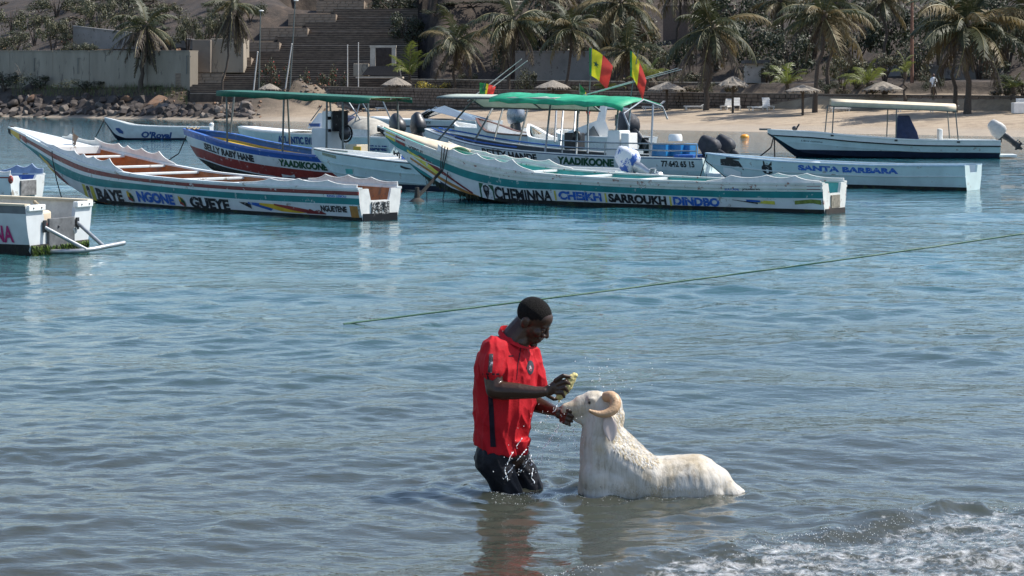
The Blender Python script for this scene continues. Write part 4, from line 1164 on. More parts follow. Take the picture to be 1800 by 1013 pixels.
h.deck(.5, .98, white_clean, .06)
def lp(px, py, d): return pt(px, py, d, h)
MB().loft([[lp(px, py, 81.6 + dd) for px, py, dd in ((540, 226, -.5), (566, 226, -.5), (566, 226, .5), (540, 226, .5))], [lp(px, py, 81.6 + dd) for px, py, dd in ((560, 199, -.4), (569, 199, -.4), (569, 199, .4), (560, 199, .4))]]).build('wheelhouse', grey_white, h.root)
MB().box(lp(553, 220, 81.0), (.6, .06, .14)).build('wheelhouse_stripe', navy_l, h.root)
rods(h.root, 'frame_tube', [(lp(546, 213, 81.2), lp(566, 186, 81.2)), (lp(546, 213, 82), lp(566, 186, 82))], .025, pole_dk)
h = far_boat('motorboat', 'white boat with tan spray hood and two black outboards behind the skiff', at(716, 270, 74.5)[:2], at(580, 268, 80)[:2], 1.0, (.95, 1.0, 1.25), low=pale)
h.text('ASSANE', 634, 678, .30, .52, navy_l, .03, shear=.25); h.strake(.36, pale, w=.04, out=.03)
def lp(px, py, d): return pt(px, py, d, h)
rows = []
for i in range(7):
    t = i / 6
    c = lp(618 + 74 * t, 230, 78 - 2.2 * t)
    hh_ = .95 * math.sin(math.pi * (.42 + .52 * t)) ** .8
    rows.append([Vector((c.x, .85 * math.cos(a), .95 + hh_ * math.sin(a) * .85)) for a in np.linspace(0, math.pi, 9)])
MB().loft(rows, closed=False, cap=False).build('spray_hood', M('tan_canvas', (.36, .34, .29), .8, .2, 4, .2), h.root, smooth=60)
MB().loft([[r + Vector((0, 0, 0)) for r in [Vector((rows[k][0].x, .87, .95)), Vector((rows[k][0].x, .88, 1.25))]] for k in range(2, 7)], closed=False, cap=False).build('hood_window', M('clear_plastic', (.55, .56, .55), .2), h.root)
rods(h.root, 'frame_tube', [(lp(646, 230, 77), lp(612, 178, 77)), (lp(620, 228, 77), lp(634, 176, 77)), (lp(634, 176, 77), lp(650, 203, 77)), (lp(696, 232, 75.4), lp(672, 176, 75.4)), (lp(612, 207, 77), lp(626, 199, 77))], .03, steel)
MB().box(lp(603, 214, 77.5), (.6, .9, .5)).build('blue_cover', canvas_n, h.root, bevel=.1)
outboard(h, -.05, .42, 1.0, R(38), eng_blk, eng_blk, 1.15); outboard(h, .05, -.5, 1.05, R(25), eng_blk, eng_blk, 1.1)
h = far_boat('speedboat', 'low white speedboat with raked windscreen close to the beach', at(860, 236, 112)[:2], at(652, 232, 121)[:2], 1.2, (1.1, 1.1, 1.25), low=grey_white)
h.strake(.32, navy, w=.08, out=.03); h.deck(.35, .98, white_clean, .05)
h.text('LETTY', 742, 757, .06, .24, black_l, .03)
MB().loft([[Vector((u * h.L, w * y, h.g(.4) + .02 + zz * (1 - .35 * abs(y)))) for y in np.linspace(-1, 1, 7)] for u, w, zz in ((.60, .5, .0), (.42, .85, .75), (.36, .9, .85), (.08, 1.0, .02))], closed=False, cap=False).build('windscreen', glass_s, h.root, smooth=40)
for y in (-.85, -.3, .3, .85): MB().tube([Vector((.58 * h.L, .6 * y, h.g(.5) + .05)), Vector((.40 * h.L, .95 * y, h.g(.4) + .85 * (1 - .3 * abs(y)))), Vector((.1 * h.L, 1.05 * y, h.g(.1) + .1))], .03, 6).build('screen_frame', chrome, h.root)
h = far_boat('motorboat', 'grey boat with a dark wooden rail behind the white passenger boat', at(1010, 255, 84)[:2], at(838, 246, 92)[:2], .95, (.8, .9, 1.5), low=grey_white, gun=wood_d)
h = far_boat('dinghy', 'pale dinghy with upturned bow beside the covered engine', at(1002, 262, 78)[:2], at(930, 250, 82)[:2], .6, (.75, .85, 1.35), low=pale)
for k in range(5): MB().tube([Vector((h.L * (.80 - .04 * k), -.2 + .1 * k, .98)), Vector((h.L * (.86 - .03 * k), .1, 1.2 - .03 * k)), Vector((h.L * (.75 - .04 * k), .25, .98))], .018, 5).build('rope_coil', rope_t, h.root)
h = far_boat('motorboat', 'open white boat whose silver covered outboard shows over the wooden rail', at(905, 243, 97)[:2], at(800, 243, 101)[:2], .95, (.9, .95, 1.2), low=white_clean)
outboard(h, .05, .0, 1.15, R(10), M('silver_cover', (.22, .24, .27), .3, .3, 5, .4, 8, metal=.4), eng_blk, 1.5)
h = far_boat('motorboat', 'white cabin boat with swept radar arch and grey covered outboard', at(1118, 268, 72)[:2], at(985, 262, 78)[:2], 1.05, (1.0, 1.05, 1.2), low=white_clean)
def lp(px, py, d): return pt(px, py, d, h)
for dd in (-.9, .9):
    d = 74.2 + dd
    MB().plate([lp(1000, 232, d), lp(1052, 212, d), lp(1058, 186, d), lp(1068, 187, d), lp(1064, 212, d), lp(1074, 240, d), lp(1076, 252, d), lp(1000, 250, d)], (0, .07, 0)).build('arch_side', white_clean, h.root)
MB().plate([lp(1058, 186, 75.1), lp(1104, 190, 75.1), lp(1104, 193.5, 75.1), lp(1058, 190, 75.1)], lp(1058, 186, 73.3) - lp(1058, 186, 75.1)).build('arch_top', white_clean, h.root)
MB().plate([lp(1028, 238, 73.2), lp(1044, 222, 73.2), lp(1054, 240, 73.2)], (0, .04, 0)).build('arch_window', glass_s, h.root)
MB().box(lp(1096, 212, 74), (.35, .6, .45)).build('helm_box', eng_blk, h.root, bevel=.04)
for k in range(4): MB().tube([lp(1110 + 3 * k, 226, 73.3), lp(1116 + 5 * k, 244, 73), lp(1122 + 4 * k, 262, 72.6)], .03, 6).build('hose', eng_blk, h.root, smooth=60)
outboard(h, -.05, .2, 1.0, R(58), eng_gry, eng_blk, 1.5)

# ---------------------------------------------------------------- floats and the green mooring rope
def buoy(label, px, py, r, mat):
    p = ground(px, py)
    o = MB().loft([[Vector((rr * math.cos(2 * math.pi * j / 14), rr * math.sin(2 * math.pi * j / 14), z)) for j in range(14)] for z, rr in ((-.6 * r, .5 * r), (-.1 * r, 1.0 * r), (.3 * r, .95 * r), (.6 * r, .7 * r), (.75 * r, .25 * r))]).build('mooring_buoy', mat, None, smooth=60, loc=p)
    tag(o, label, 'buoy')
buoy('round orange mooring buoy floating near the beach', 1309, 242, .28, M('orange_plastic', (.75, .30, .02), .45))
buoy('small white float off the rocks beside the blue boat', 372, 219, .22, white_clean)
a, b = ground(604, 569.5, .015), at(2150, 358, 27)
n = 60
pts = []
for i in range(n + 1):
    t = i / n
    p = a.lerp(b, t); p.z -= .05 * math.sin(math.pi * t)
    pts.append(p)
o = MB().tube(pts, .011, 6).build('mooring_rope', rope_g, None, smooth=60)
tag(o, 'thin green rope rising out of the water towards the right', 'rope')
# ================================================================== THE SHORE
def on_shore(px, tp):
    """point of the land seen at photo column px, tp metres inland"""
    k = (px - 900) / FOC
    lo, hi = 60.0, 420.0
    for _ in range(50):
        d = (lo + hi) / 2
        if st(k * d, d)[1] < tp: lo = d
        else: hi = d
    return Vector((k * d, d, tz(k * d, d)))
def z_at(py, d): return CAM_H - (py - HOR) / FOC * d

stone = M('beach_wall_stone', (0.135, 0.105, 0.085), 0.9, 0.4, 1.6, 0.4, 6)
mortar = M('wall_mortar', (0.055, 0.045, 0.04), 0.95, 0.3, 3)
coping = M('pale_coping', (0.46, 0.41, 0.34), 0.85, 0.2, 2)
concrete = M('grey_rendered_concrete', (0.27, 0.235, 0.185), 0.9, 0.22, 0.35, 0.2, 5, wear=(0.13, 0.11, 0.09), wear_amt=0.14, wear_scale=0.9, stretch=(1, 1, 0.3))
plaster = M('grey_plaster', (0.22, 0.21, 0.20), 0.9, 0.2, 0.6, 0.2, 5, wear=(0.10, 0.09, 0.08), wear_amt=0.12, wear_scale=1.2)
step_m = M('stair_shaded_stone', (0.075, 0.058, 0.045), 0.9, 0.4, 1.3, 0.3, 6, space='World')  # dark tone paints the risers as if in shade
nosing = M('stair_nosing', (0.36, 0.30, 0.24), 0.9, 0.3, 1.0, 0.3, 6, space='World')
nose_lit = M('stair_lit_edge', (0.21, 0.165, 0.125), 0.9, 0.5, 0.8, 0.3, 6, space='World')  # paler colour stands in for sunlight catching the step edges
cheek_m = M('cheek_wall_stone', (0.24, 0.19, 0.145), 0.9, 0.35, 1.2, 0.4, 5)
bark = M('palm_bark', (0.075, 0.058, 0.045), 0.9, 0.35, 5, 0.5, 14, stretch=(1, 1, 3))
twig = M('branch_bark', (0.06, 0.045, 0.035), 0.9, 0.35, 6, 0.3)
thatch = M('grey_thatch', (0.20, 0.175, 0.145), 0.95, 0.4, 5, 0.7, 18, stretch=(1, 1, 2))
rock_m = M('dark_basalt', (0.046, 0.037, 0.033), 0.9, 0.4, 1.4, 0.7, 6, space='World')
rock_b = M('rust_brown_rock', (0.17, 0.10, 0.062), 0.9, 0.35, 1.2, 0.6, 6, space='World')
rock_g = M('pale_grey_rock', (0.13, 0.11, 0.095), 0.9, 0.35, 1.6, 0.6, 6, space='World')
lounger_m = M('white_plastic', (0.72, 0.71, 0.68), 0.5, 0.1, 4)

# ---------------------------------------------------------------- beach wall of squared stones
def stone_wall(name, label, pts, group=None, cop=True, bw=0.62, bh=0.29):
    """pts: (x, y, z bottom, z top)"""
    root = empty(name, pts[0][:3])
    tag(root, label, 'wall', group)
    o0 = Vector(pts[0][:3])
    core, blk, cp = MB(), MB(), MB()
    rn = random.Random(len(pts) * 7 + int(pts[0][0]))
    for a, b in zip(pts[:-1], pts[1:]):
        A, B = Vector((a[0], a[1], 0)), Vector((b[0], b[1], 0))
        dv = (B - A); L = dv.length; dv.normalize()
        nv = Vector((dv.y, -dv.x, 0))
        if nv.y > 0: nv = -nv
        ring = lambda P, z0, z1, t0, t1: [P + nv * t0 + Vector((0, 0, z0)) - o0, P + nv * t0 + Vector((0, 0, z1)) - o0, P + nv * t1 + Vector((0, 0, z1)) - o0, P + nv * t1 + Vector((0, 0, z0)) - o0]
        core.loft([ring(A, a[2] - .6, a[3], 0, -.5), ring(B, b[2] - .6, b[3], 0, -.5)])
        if cop: cp.loft([ring(A, a[3], a[3] + .09, .10, -.55), ring(B, b[3], b[3] + .09, .10, -.55)])
        n = int(L / bw)
        nrow = max(int(round((a[3] - a[2]) / bh)), 2)
        for r in range(nrow + 1):
            x = -.3 * (r % 2)
            while x < L:
                w = bw * rn.uniform(.75, 1.3)
                t = max(min((x + w / 2) / L, 1), 0)
                zb = a[2] + (b[2] - a[2]) * t; zt = a[3] + (b[3] - a[3]) * t
                hh = (zt - zb) / nrow
                z = zt - hh * (r + .5)
                P = A + dv * (x + w / 2) + nv * rn.uniform(.02, .07) + Vector((0, 0, z)) - o0
                blk.box(P, (w - .07, .16, hh - .06 - rn.random() * .03), mat=Matrix.Rotation(math.atan2(dv.y, dv.x), 3, 'Z'))
                x += w
    core.build('wall_core', mortar, root)
    tag(blk.build('stone_courses', stone, root), kind='stuff')
    if cop: cp.build('coping', coping if cop is True else cop, root)
def wall_pts(spec):
    out = []
    for px, d, yb, yt in spec: out.append(((px - 900) / FOC * d, d, z_at(yb, d), z_at(yt, d)))
    return out
stone_wall('beach_wall', 'low wall of dark squared stones along the back of the beach', wall_pts([(1990, 136, 202, 173), (1800, 143.5, 199.5, 170.5), (1300, 165.5, 192.5, 165.5), (1000, 182.5, 187, 161), (640, 206.5, 181, 155), (560, 213, 178, 153)]), cop=M('worn_coping', (.17, .145, .12), .9))
stone_wall('terrace_wall', 'upper terrace wall with a pale coping behind the beach wall', wall_pts([(1990, 146, 168, 155), (1800, 154, 165, 152), (1300, 178, 160, 147), (1000, 196, 157, 143), (720, 214, 155, 140)]))
# rendered walls seen between the palms
def slab(name, label, px0, px1, d0, d1, yt, yb, mat, th=.4, cat='wall', joints=(), yt1=None):
    A, B = at(px0, yb, d0), at(px1, yb, d1)
    root = empty(name, A)
    tag(root, label, cat)
    top0, top1 = z_at(yt, d0), z_at(yt if yt1 is None else yt1, d1)
    dv = B - A; dv.z = 0; L = dv.length; dv.normalize()
    nv = Vector((-dv.y, dv.x, 0))
    if nv.y < 0: nv = -nv
    cuts = [0] + list(joints) + [1]
    for c0, c1 in zip(cuts[:-1], cuts[1:]):
        P, Q = dv * (L * c0 + .02), dv * (L * c1 - .02)
        zt0, zt1 = top0 + (top1 - top0) * c0 - A.z, top0 + (top1 - top0) * c1 - A.z
        zb0, zb1 = -1.5, B.z - A.z - 1.5
        mb = MB()
        mb.loft([[P + Vector((0, 0, zb0)), P + Vector((0, 0, zt0)), P + nv * th + Vector((0, 0, zt0)), P + nv * th + Vector((0, 0, zb0))],
                 [Q + Vector((0, 0, zb1)), Q + Vector((0, 0, zt1)), Q + nv * th + Vector((0, 0, zt1)), Q + nv * th + Vector((0, 0, zb1))]])
        mb.build('wall_panel', mat, root, bevel=.04)
    MB().loft([[Vector((0, 0, top0 - A.z + .002)) - nv * .08, Vector((0, 0, top0 - A.z + .14)) - nv * .08, nv * (th + .05) + Vector((0, 0, top0 - A.z + .14)), nv * (th + .05) + Vector((0, 0, top0 - A.z + .002))],
               [dv * L + Vector((0, 0, top1 - A.z + .002)) - nv * .08, dv * L + Vector((0, 0, top1 - A.z + .14)) - nv * .08, dv * L + nv * (th + .05) + Vector((0, 0, top1 - A.z + .14)), dv * L + nv * (th + .05) + Vector((0, 0, top1 - A.z + .002))]]).build('wall_cap', mat, root)
    return root
lw = empty('retaining_wall', on_shore(337, 7.7)); tag(lw, 'long grey rendered retaining wall above the boulders', 'wall')
_wp = [on_shore(px, 7.7) for px in (337, 262, 160, 96, 20, -70, -190)]
for A, B in zip(_wp[:-1], _wp[1:]):
    za, zb = z_at(91, A.y), z_at(91, B.y)
    dv = Vector((B.x - A.x, B.y - A.y, 0)).normalized(); nv = Vector((-dv.y, dv.x, 0)); nv = nv if nv.y > 0 else -nv
    o0 = Vector(lw.location)
    P, Q = Vector((A.x, A.y, 0)) - Vector((o0.x, o0.y, 0)) + dv * .03, Vector((B.x, B.y, 0)) - Vector((o0.x, o0.y, 0)) - dv * .03
    rg_ = lambda C, z0, z1, t0, t1: [C + nv * t0 + Vector((0, 0, z0 - o0.z)), C + nv * t0 + Vector((0, 0, z1 - o0.z)), C + nv * t1 + Vector((0, 0, z1 - o0.z)), C + nv * t1 + Vector((0, 0, z0 - o0.z))]
    MB().loft([rg_(P, 1.5, za, -.25, .9), rg_(Q, 1.5, zb, -.25, .9)]).build('wall_panel', concrete, lw, bevel=.04)
    MB().loft([rg_(P, za + .003, za + .14, -.32, .95), rg_(Q, zb + .003, zb + .14, -.32, .95)]).build('wall_cap', concrete, lw)
slab('retaining_wall', 'dark low wall on the slope above the grey retaining wall', 128, 345, 256, 236, 47, 66, plaster, .4, yt1=72)
slab('garden_wall', 'grey plastered wall with dark stains between the palms', 905, 1062, 207, 199, 92, 142, plaster, .35)
slab('garden_wall', 'pale rendered wall low behind the big right palm', 1560, 1760, 172, 162, 118, 150, plaster, .35)
slab('garden_wall', 'brown wall high on the slope at the upper right', 1165, 1290, 218, 210, 12, 52, M('brown_render', (.16, .11, .085), .9), .35)
# drain spouts on the big wall
for px, y0, y1 in ((60, 102, 126), (137, 102, 130), (328, 98, 130)):
    dd = on_shore(px, 7.3).y
    p = at(px, y0, dd)
    o = MB().tube([(0, 0, at(px, y1, dd).z - p.z), (0, 0, 0), (.5, -.15, -.08)], .05, 6).build('drain_pipe', pole_dk, None, loc=p)
    tag(o, 'thin dark drain pipe on the grey wall ' + ('near its left end' if px < 100 else 'left of the dead palm' if px < 200 else 'at its right end'), 'pipe', 'drain pipes on the grey wall')
# concrete pillar blocks beside the stairs
def block(name, label, px0, px1, yt, yb, d, th, mat):
    A, B = at(px0, yb, d), at(px1, yt, d)
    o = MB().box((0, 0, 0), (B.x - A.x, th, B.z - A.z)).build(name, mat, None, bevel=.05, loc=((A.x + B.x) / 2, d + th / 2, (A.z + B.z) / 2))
    tag(o, label, 'wall')
    return o
block('concrete_block', 'shade-coloured side face of the concrete stair block by the grey wall', 338, 370, 70, 128, 226.5, 4, M('shadow_side_concrete', (.17, .145, .12), .9, .2, .5))  # separate block whose darker concrete colour stands in for the shaded face
block('concrete_block', 'tall pale concrete block left of the stone staircase', 370.5, 428, 68, 128, 227.6, 5, concrete)

# ---------------------------------------------------------------- staircase
stair = empty('staircase', (0, ST_D0, 0))
tag(stair, 'broad flight of stone steps climbing the hillside', 'staircase')
for i in range(ST_N):
    d = ST_D0 + i * ST_DD; z = ST_Z0 + i * ST_DZ
    fl_i = (i // 8) * 8 + 4 if i >= 8 else 4
    xl = (max(stair_left(min(fl_i, i if i < 8 else fl_i)), 335) - 900) / FOC * d
    xr = (735 - 900) / FOC * d
    o = MB().box(((xl + xr) / 2, 0, -.62), (xr - xl, ST_DD + .5, 1.24), 0).box(((xl + xr) / 2 + .01, -ST_DD / 2 - .21, -.035), (xr - xl - .04, .12, .065), 1)
    ob = o.build('step', [step_m, nosing if i % 8 == 0 else nose_lit], stair)
    ob.location = (0, i * ST_DD + random.uniform(-.03, .03), z + random.uniform(-.015, .015))
# stepped stone cheek walls on its left
for k in range(6):
    i = 8 * k + 8
    d = ST_D0 + (i - 3) * ST_DD; z0 = ST_Z0 + (i - 10) * ST_DZ; z1 = ST_Z0 + (i + 1) * ST_DZ
    p1 = stair_left(8 * k + 4) + 52; p0 = p1 - 84
    x0, x1 = (p0 - 900) / FOC * d, (p1 - 900) / FOC * d
    root = empty('cheek_wall', ((x0 + x1) / 2, d, z0), 0, None)
    tag(root, ['lowest', 'second lowest', 'third', 'fourth', 'fifth', 'topmost'][k] + ' stepped stone wall beside the staircase', 'wall', 'stepped walls beside the staircase')
    w, hh = x1 - x0, z1 - z0
    MB().box((0, 2.6, hh / 2 - 1.5), (w, 5.0, hh + 3.0)).build('wall_core', cheek_m, root)
    MB().box((0, .3, hh + .045), (w + .02, .7, .09)).build('coping', cheek_m, root)
    nrow = 8
    for r in range(nrow):
        x = -w / 2
        while x < w / 2 - .1:
            bw = min(random.uniform(.7, 1.5), w / 2 - x)
            b = MB().box((0, 0, 0), (bw - .05, .16, hh / nrow - .05)).build('stone', cheek_m, root)
            b.location = (x + bw / 2, .06 - random.random() * .04, hh * (r + .5) / nrow)
            x += bw

# ---------------------------------------------------------------- boulders of the shore
def rock_mesh(seed, n=3):
    bm = bmesh.new()
    bmesh.ops.create_icosphere(bm, subdivisions=n, radius=1)
    rn = random.Random(seed)
    planes = [Vector((rn.gauss(0, 1), rn.gauss(0, 1), rn.gauss(0, .8))).normalized() for _ in range(13)]
    offs = [rn.uniform(.42, .80) for _ in planes]
    for v in bm.verts:
        p = v.co.copy()
        for q, o in zip(planes, offs):
            e = p.dot(q) - o
            if e > 0: p -= q * e * .92
        p += p.normalized() * (mnoise.noise(p * 2.3 + Vector((seed, 0, 0))) * .10 + mnoise.noise(p * 6 + Vector((0, seed, 0))) * .04)
        v.co = p
    me = bpy.data.meshes.new('boulder')
    bm.to_mesh(me); bm.free()
    me.polygons.foreach_set('use_smooth', [True] * len(me.polygons)); me.set_sharp_from_angle(angle=R(24))
    return me
rocks = {}
for kk, mt in (('d', rock_m), ('b', rock_b), ('g', rock_g)):
    rocks[kk] = []
    for sd_ in range(4):
        me = rock_mesh(sd_ * 3 + ord(kk)); me.materials.append(mt); rocks[kk].append(me)
rr_ = random.Random(21)
def boulder(px, py, wpx, kind, label, group):
    d = None
    # find where the ray of this pixel meets the land
    k = (px - 900) / FOC
    prev = 90.0
    for dd in np.arange(100, 300, .6):
        if CAM_H - (py - HOR) / FOC * dd <= tz(k * dd, dd, False): d = dd; break
    if d is None: return
    r = wpx / 2 * d / FOC
    o = link('boulder', rr_.choice(rocks[kind]), None, None, (k * d, d + r * .3, tz(k * d, d, False) + r * .12))
    o.scale = (r * rr_.uniform(.9, 1.15), r * rr_.uniform(.8, 1.1), r * rr_.uniform(.62, .85))
    o.rotation_euler = (rr_.uniform(-.3, .3), rr_.uniform(-.3, .3), rr_.uniform(0, 6.28))
    tag(o, label, 'boulder', group)
lab_d, lab_w = 'dark angular boulder piled in the rock bank along the left shore', 'dark boulder at the waterline of the rock bank'
for row, (y0, n, wmin, wmax) in enumerate(((203, 44, 15, 24), (197, 36, 17, 28), (190, 32, 18, 32), (183, 26, 18, 32), (176, 16, 14, 28))):
    for j in range(n):
        px = -20 + 475 * (j + rr_.uniform(-.25, .25)) / n
        if row >= 3 and px > 300: continue
        py = y0 + 6 * sstep(150, 450, px) + rr_.uniform(-2.5, 2.5)
        boulder(px, py, rr_.uniform(wmin, wmax), rr_.choice('dddddg') if px < 330 else rr_.choice('dgd'), lab_w if row == 0 else lab_d, 'boulders at the waterline' if row == 0 else 'boulders of the rock bank')
for px, py, w, kd, lb in ((52, 160, 40, 'd', 'largest dark boulder, tilted against the bush at the left'), (272, 186, 46, 'b', 'flat rust brown boulder, the wider of the two by the palm'), (222, 180, 32, 'b', 'rust brown boulder just left of the flat one'),
                          (60, 180, 36, 'b', 'brown grey boulder below the largest dark one'), (120, 144, 14, 'd', 'dark rock leaning on the grey wall among the grass')):
    boulder(px, py, w, kd, lb, None)
rb = MB()
for i in range(900):
    px = rr_.uniform(270, 640); tp = rr_.uniform(1, 14)
    if i > 520: px = rr_.uniform(-20, 340); tp = 9 + 14 * rr_.random() ** 2
    if px > 460: tp = rr_.uniform(8, 13)
    p = on_shore(px, tp)
    if st(p.x, p.y)[0] < 52: continue
    if i > 520 and mnoise.noise((p.x * .2, p.y * .2, 3)) < -.05: continue
    s_ = rr_.uniform(.06, .3) * (1 if i <= 520 else 1.3)
    rb.box(p + Vector((0, 0, s_ * .3)), (s_ * 1.4, s_, s_ * .8), rr_.choice((0, 0, 1)), mat=Euler((rr_.random(), rr_.random(), rr_.random() * 6)).to_matrix(), taper=.7)
tag(rb.build('rubble', [rock_g, rock_b]), 'loose pale rubble scattered below the steps', 'rubble', kind='stuff')

# ---------------------------------------------------------------- vegetation
leaf_g = M('palm_green', (0.042, 0.050, 0.020), 0.55, 0.35, 3, transl=0.25)
leaf_y = M('palm_yellowing', (0.135, 0.102, 0.042), 0.6, 0.3, 3, transl=0.25)
leaf_br = M('palm_dead', (0.080, 0.062, 0.046), 0.8, 0.3, 3, transl=0.15)
leaf_lm = M('young_palm_green', (0.13, 0.16, 0.03), 0.5, 0.3, 3, transl=0.35)
rach = M('frond_rib', (0.16, 0.14, 0.06), 0.6)
def frond_mesh(seed, e0, bend, droop, mat, leaf_w=.024, nl=38, leaf_len=.25):
    rn = random.Random(seed)
    n = 14
    pts = []
    p = Vector((0, 0, 0)); ang = e0
    for i in range(n + 1):
        pts.append(p.copy())
        p = p + Vector((math.cos(ang), 0, math.sin(ang))) / n
        ang -= bend / n * (.4 + 1.2 * i / n)
    mb = MB()
    mb.tube(pts, [.014 - .011 * i / n for i in range(n + 1)], 4, 1)
    for i in range(nl):
        t = .10 + .90 * i / (nl - 1)
        k = min(int(t * n), n - 1); f = t * n - k
        q = pts[k].lerp(pts[k + 1], f)
        dr = (pts[k + 1] - pts[k]).normalized()
        ln = leaf_len * (math.sin(math.pi * min(t * .92 + .10, 1)) ** .7 + .12)
        for sd in (1, -1):
            if rn.random() < .14: continue
            l = ln * rn.uniform(.55, 1.2)
            d0 = (Vector((0, sd, 0)) * .75 + dr * .55 + Vector((0, 0, .15 - droop * .5))).normalized()
            d1 = (Vector((0, sd, 0)) * .35 + dr * .4 + Vector((0, 0, -droop))).normalized()
            a = q; b = q + d0 * l * .5; c = b + (d0 * .3 + d1).normalized() * l * .55 + Vector((rn.uniform(-.02, .02),) * 3)
            w = dr * leaf_w * .5
            mb.add([a - w * .6, a + w * .6, b + w, b - w, c], [(0, 1, 2, 3), (3, 2, 4)], 0)
    me = mb.mesh('frond')
    me.materials.append(mat); me.materials.append(rach)
    return me
FR = {'up': [frond_mesh(1, R(72), R(75), .5, leaf_g), frond_mesh(2, R(60), R(95), .7, leaf_g)],
      'mid': [frond_mesh(3, R(38), R(105), .9, leaf_g), frond_mesh(4, R(25), R(95), 1.0, leaf_g), frond_mesh(14, R(32), R(100), .9, leaf_y)],
      'low': [frond_mesh(5, R(5), R(80), 1.1, leaf_g), frond_mesh(6, R(-8), R(75), 1.2, leaf_y), frond_mesh(16, R(0), R(80), 1.1, leaf_g)],
      'dead': [frond_mesh(7, R(-35), R(50), 1.3, leaf_br), frond_mesh(8, R(-50), R(38), 1.3, leaf_br), frond_mesh(9, R(-25), R(65), 1.3, leaf_y)],
      'skirt': [frond_mesh(10, R(-72), R(15), .9, leaf_br, leaf_len=.16), frond_mesh(11, R(-80), R(8), .9, leaf_br, leaf_len=.16)],
      'young': [frond_mesh(12, R(66), R(85), .35, leaf_lm), frond_mesh(13, R(45), R(95), .4, leaf_lm), frond_mesh(15, R(78), R(60), .3, leaf_lm)]}
def palm(label, bpx, tp, cpx, cpy, rpx, mix, tr=.17, skirt=0.62, group='tall palms above the beach'):
    b = on_shore(bpx, tp)
    d = b.y
    c = at(cpx, cpy, d)
    rn = random.Random(int(bpx * 3 + cpy))
    root = empty('palm_tree', b)
    tag(root, label, 'palm', group)
    H = c - b
    pts = []
    for i in range(9):
        t = i / 8
        q = H * t
        q.x += (H.x * .0 + .25 * math.sin(t * math.pi) * rn.choice((-1, 1)) * .6)
        pts.append(q)
    pts[0].z -= .5
    MB().tube(pts, [tr * (1.5 - .8 * min(i / 3, 1)) if i < 3 else tr * (1.0 - .02 * i) for i in range(9)], 9).build('trunk', bark, root, smooth=60)
    MB().ball(H, (tr * 1.8, tr * 1.8, tr * 3.2)).build('crown_heart', bark, root, smooth=60)
    Lf = rpx * d / FOC * 1.22
    k = 0
    for kind, n in mix:
        for j in range(n):
            me = rn.choice(FR[kind])
            f = link('frond', me, root)
            f.location = H + Vector((0, 0, rn.uniform(-.1, .2)))
            f.rotation_euler = (rn.uniform(-.4, .4), rn.uniform(-.28, .28), 2 * math.pi * (j + rn.uniform(-.3, .3)) / n + k)
            s_ = Lf * rn.uniform(.6, 1.15) * (skirt if kind == 'skirt' else 1)
            f.scale = (s_, s_, s_)
        k += 1.1
    return root
full = [('up', 5), ('mid', 8), ('low', 10), ('dead', 8), ('skirt', 3)]
ragged = [('up', 3), ('mid', 6), ('low', 10), ('dead', 12), ('skirt', 10)]
PALMS = [
    ('dead looking palm with hanging grey fronds before the grey wall', 247, 6.5, 256, 48, 62, [('up', 3), ('mid', 4), ('low', 4), ('dead', 12), ('skirt', 16)], .24, 1.05),
    ('leaning palm with a thick skirt of dead fronds beside the concrete block', 386, 7.5, 412, 8, 48, [('mid', 5), ('low', 8), ('dead', 5), ('skirt', 30)], .13, 1.45),
    ('palm behind the yellow bush with arching olive fronds', 797, 20, 802, 75, 66, full, .17),
    ('palm with two close trunks left of the grey plastered wall', 893, 21, 905, 38, 74, ragged, .18),
    ('slim palm rising in front of the grey plastered wall', 992, 20, 1005, 52, 60, full, .14),
    ('high palm whose fronds fan over the large flag', 1080, 30, 1092, 8, 92, ragged, .18),
    ('short palm with drooping crown right behind the flags', 1098, 22, 1102, 92, 62, full, .15),
    ('broad palm with a dark skirt on the sand left of the pointed parasol', 1240, 15.5, 1252, 50, 92, ragged, .2),
    ('palm with slender curved trunk at the flat topped parasol', 1432, 15.0, 1449, 30, 84, full, .17),
    ('second trunk of the palm pair behind the flat topped parasol', 1452, 20, 1470, 12, 66, full, .16),
    ('largest palm at the right with a wide drooping crown', 1700, 14.6, 1700, 48, 108, [('up', 7), ('mid', 12), ('low', 14), ('dead', 8), ('skirt', 6)], .22),
    ('thin trunked palm just left of the largest right palm', 1679, 16.0, 1672, 22, 60, full, .15),
    ('palm reaching in from the right edge of the picture', 1806, 19, 1812, 30, 92, ragged, .17),
    ('palm high on the slope behind the curved trunk palm', 1375, 40, 1372, 4, 58, full, .16),
    ('tall palm high on the slope above the stairs landing', 985, 38, 975, -30, 80, full, .17),
    ('palm crown cut by the top edge above the brown wall', 1190, 40, 1196, -28, 72, full, .17),
    ('palm on the upper slope between the pole and the large palm', 1560, 34, 1552, 0, 56, full, .15)]
for a in PALMS: palm(*a)
YOUNG = [('young palm with upright feathery fronds left of the yellow bush', 722, 19, 720, 135, 52, 9), ('bright young palm between the two thatched parasols', 1384, 19.2, 1384, 150, 46, 11), ('low bright young palm beside the red brown pole', 1525, 19.3, 1526, 147, 46, 11),
         ('small slender palm left of the red brown pole', 1592, 18.8, 1591, 132, 34, 8), ('young palm at the right edge near the white box', 1779, 19, 1781, 158, 40, 10), ('stubby young palm behind the rear awning of the boat', 1062, 19, 1064, 162, 34, 8),
         ('young palm half hidden by the drooping palm near the flags', 1135, 21, 1138, 140, 40, 9)]
for lb, bpx, tp, cpx, cpy, r, n in YOUNG: palm(lb, bpx, tp, cpx, cpy, r, [('young', n)], .10, group='young palms on the terrace')

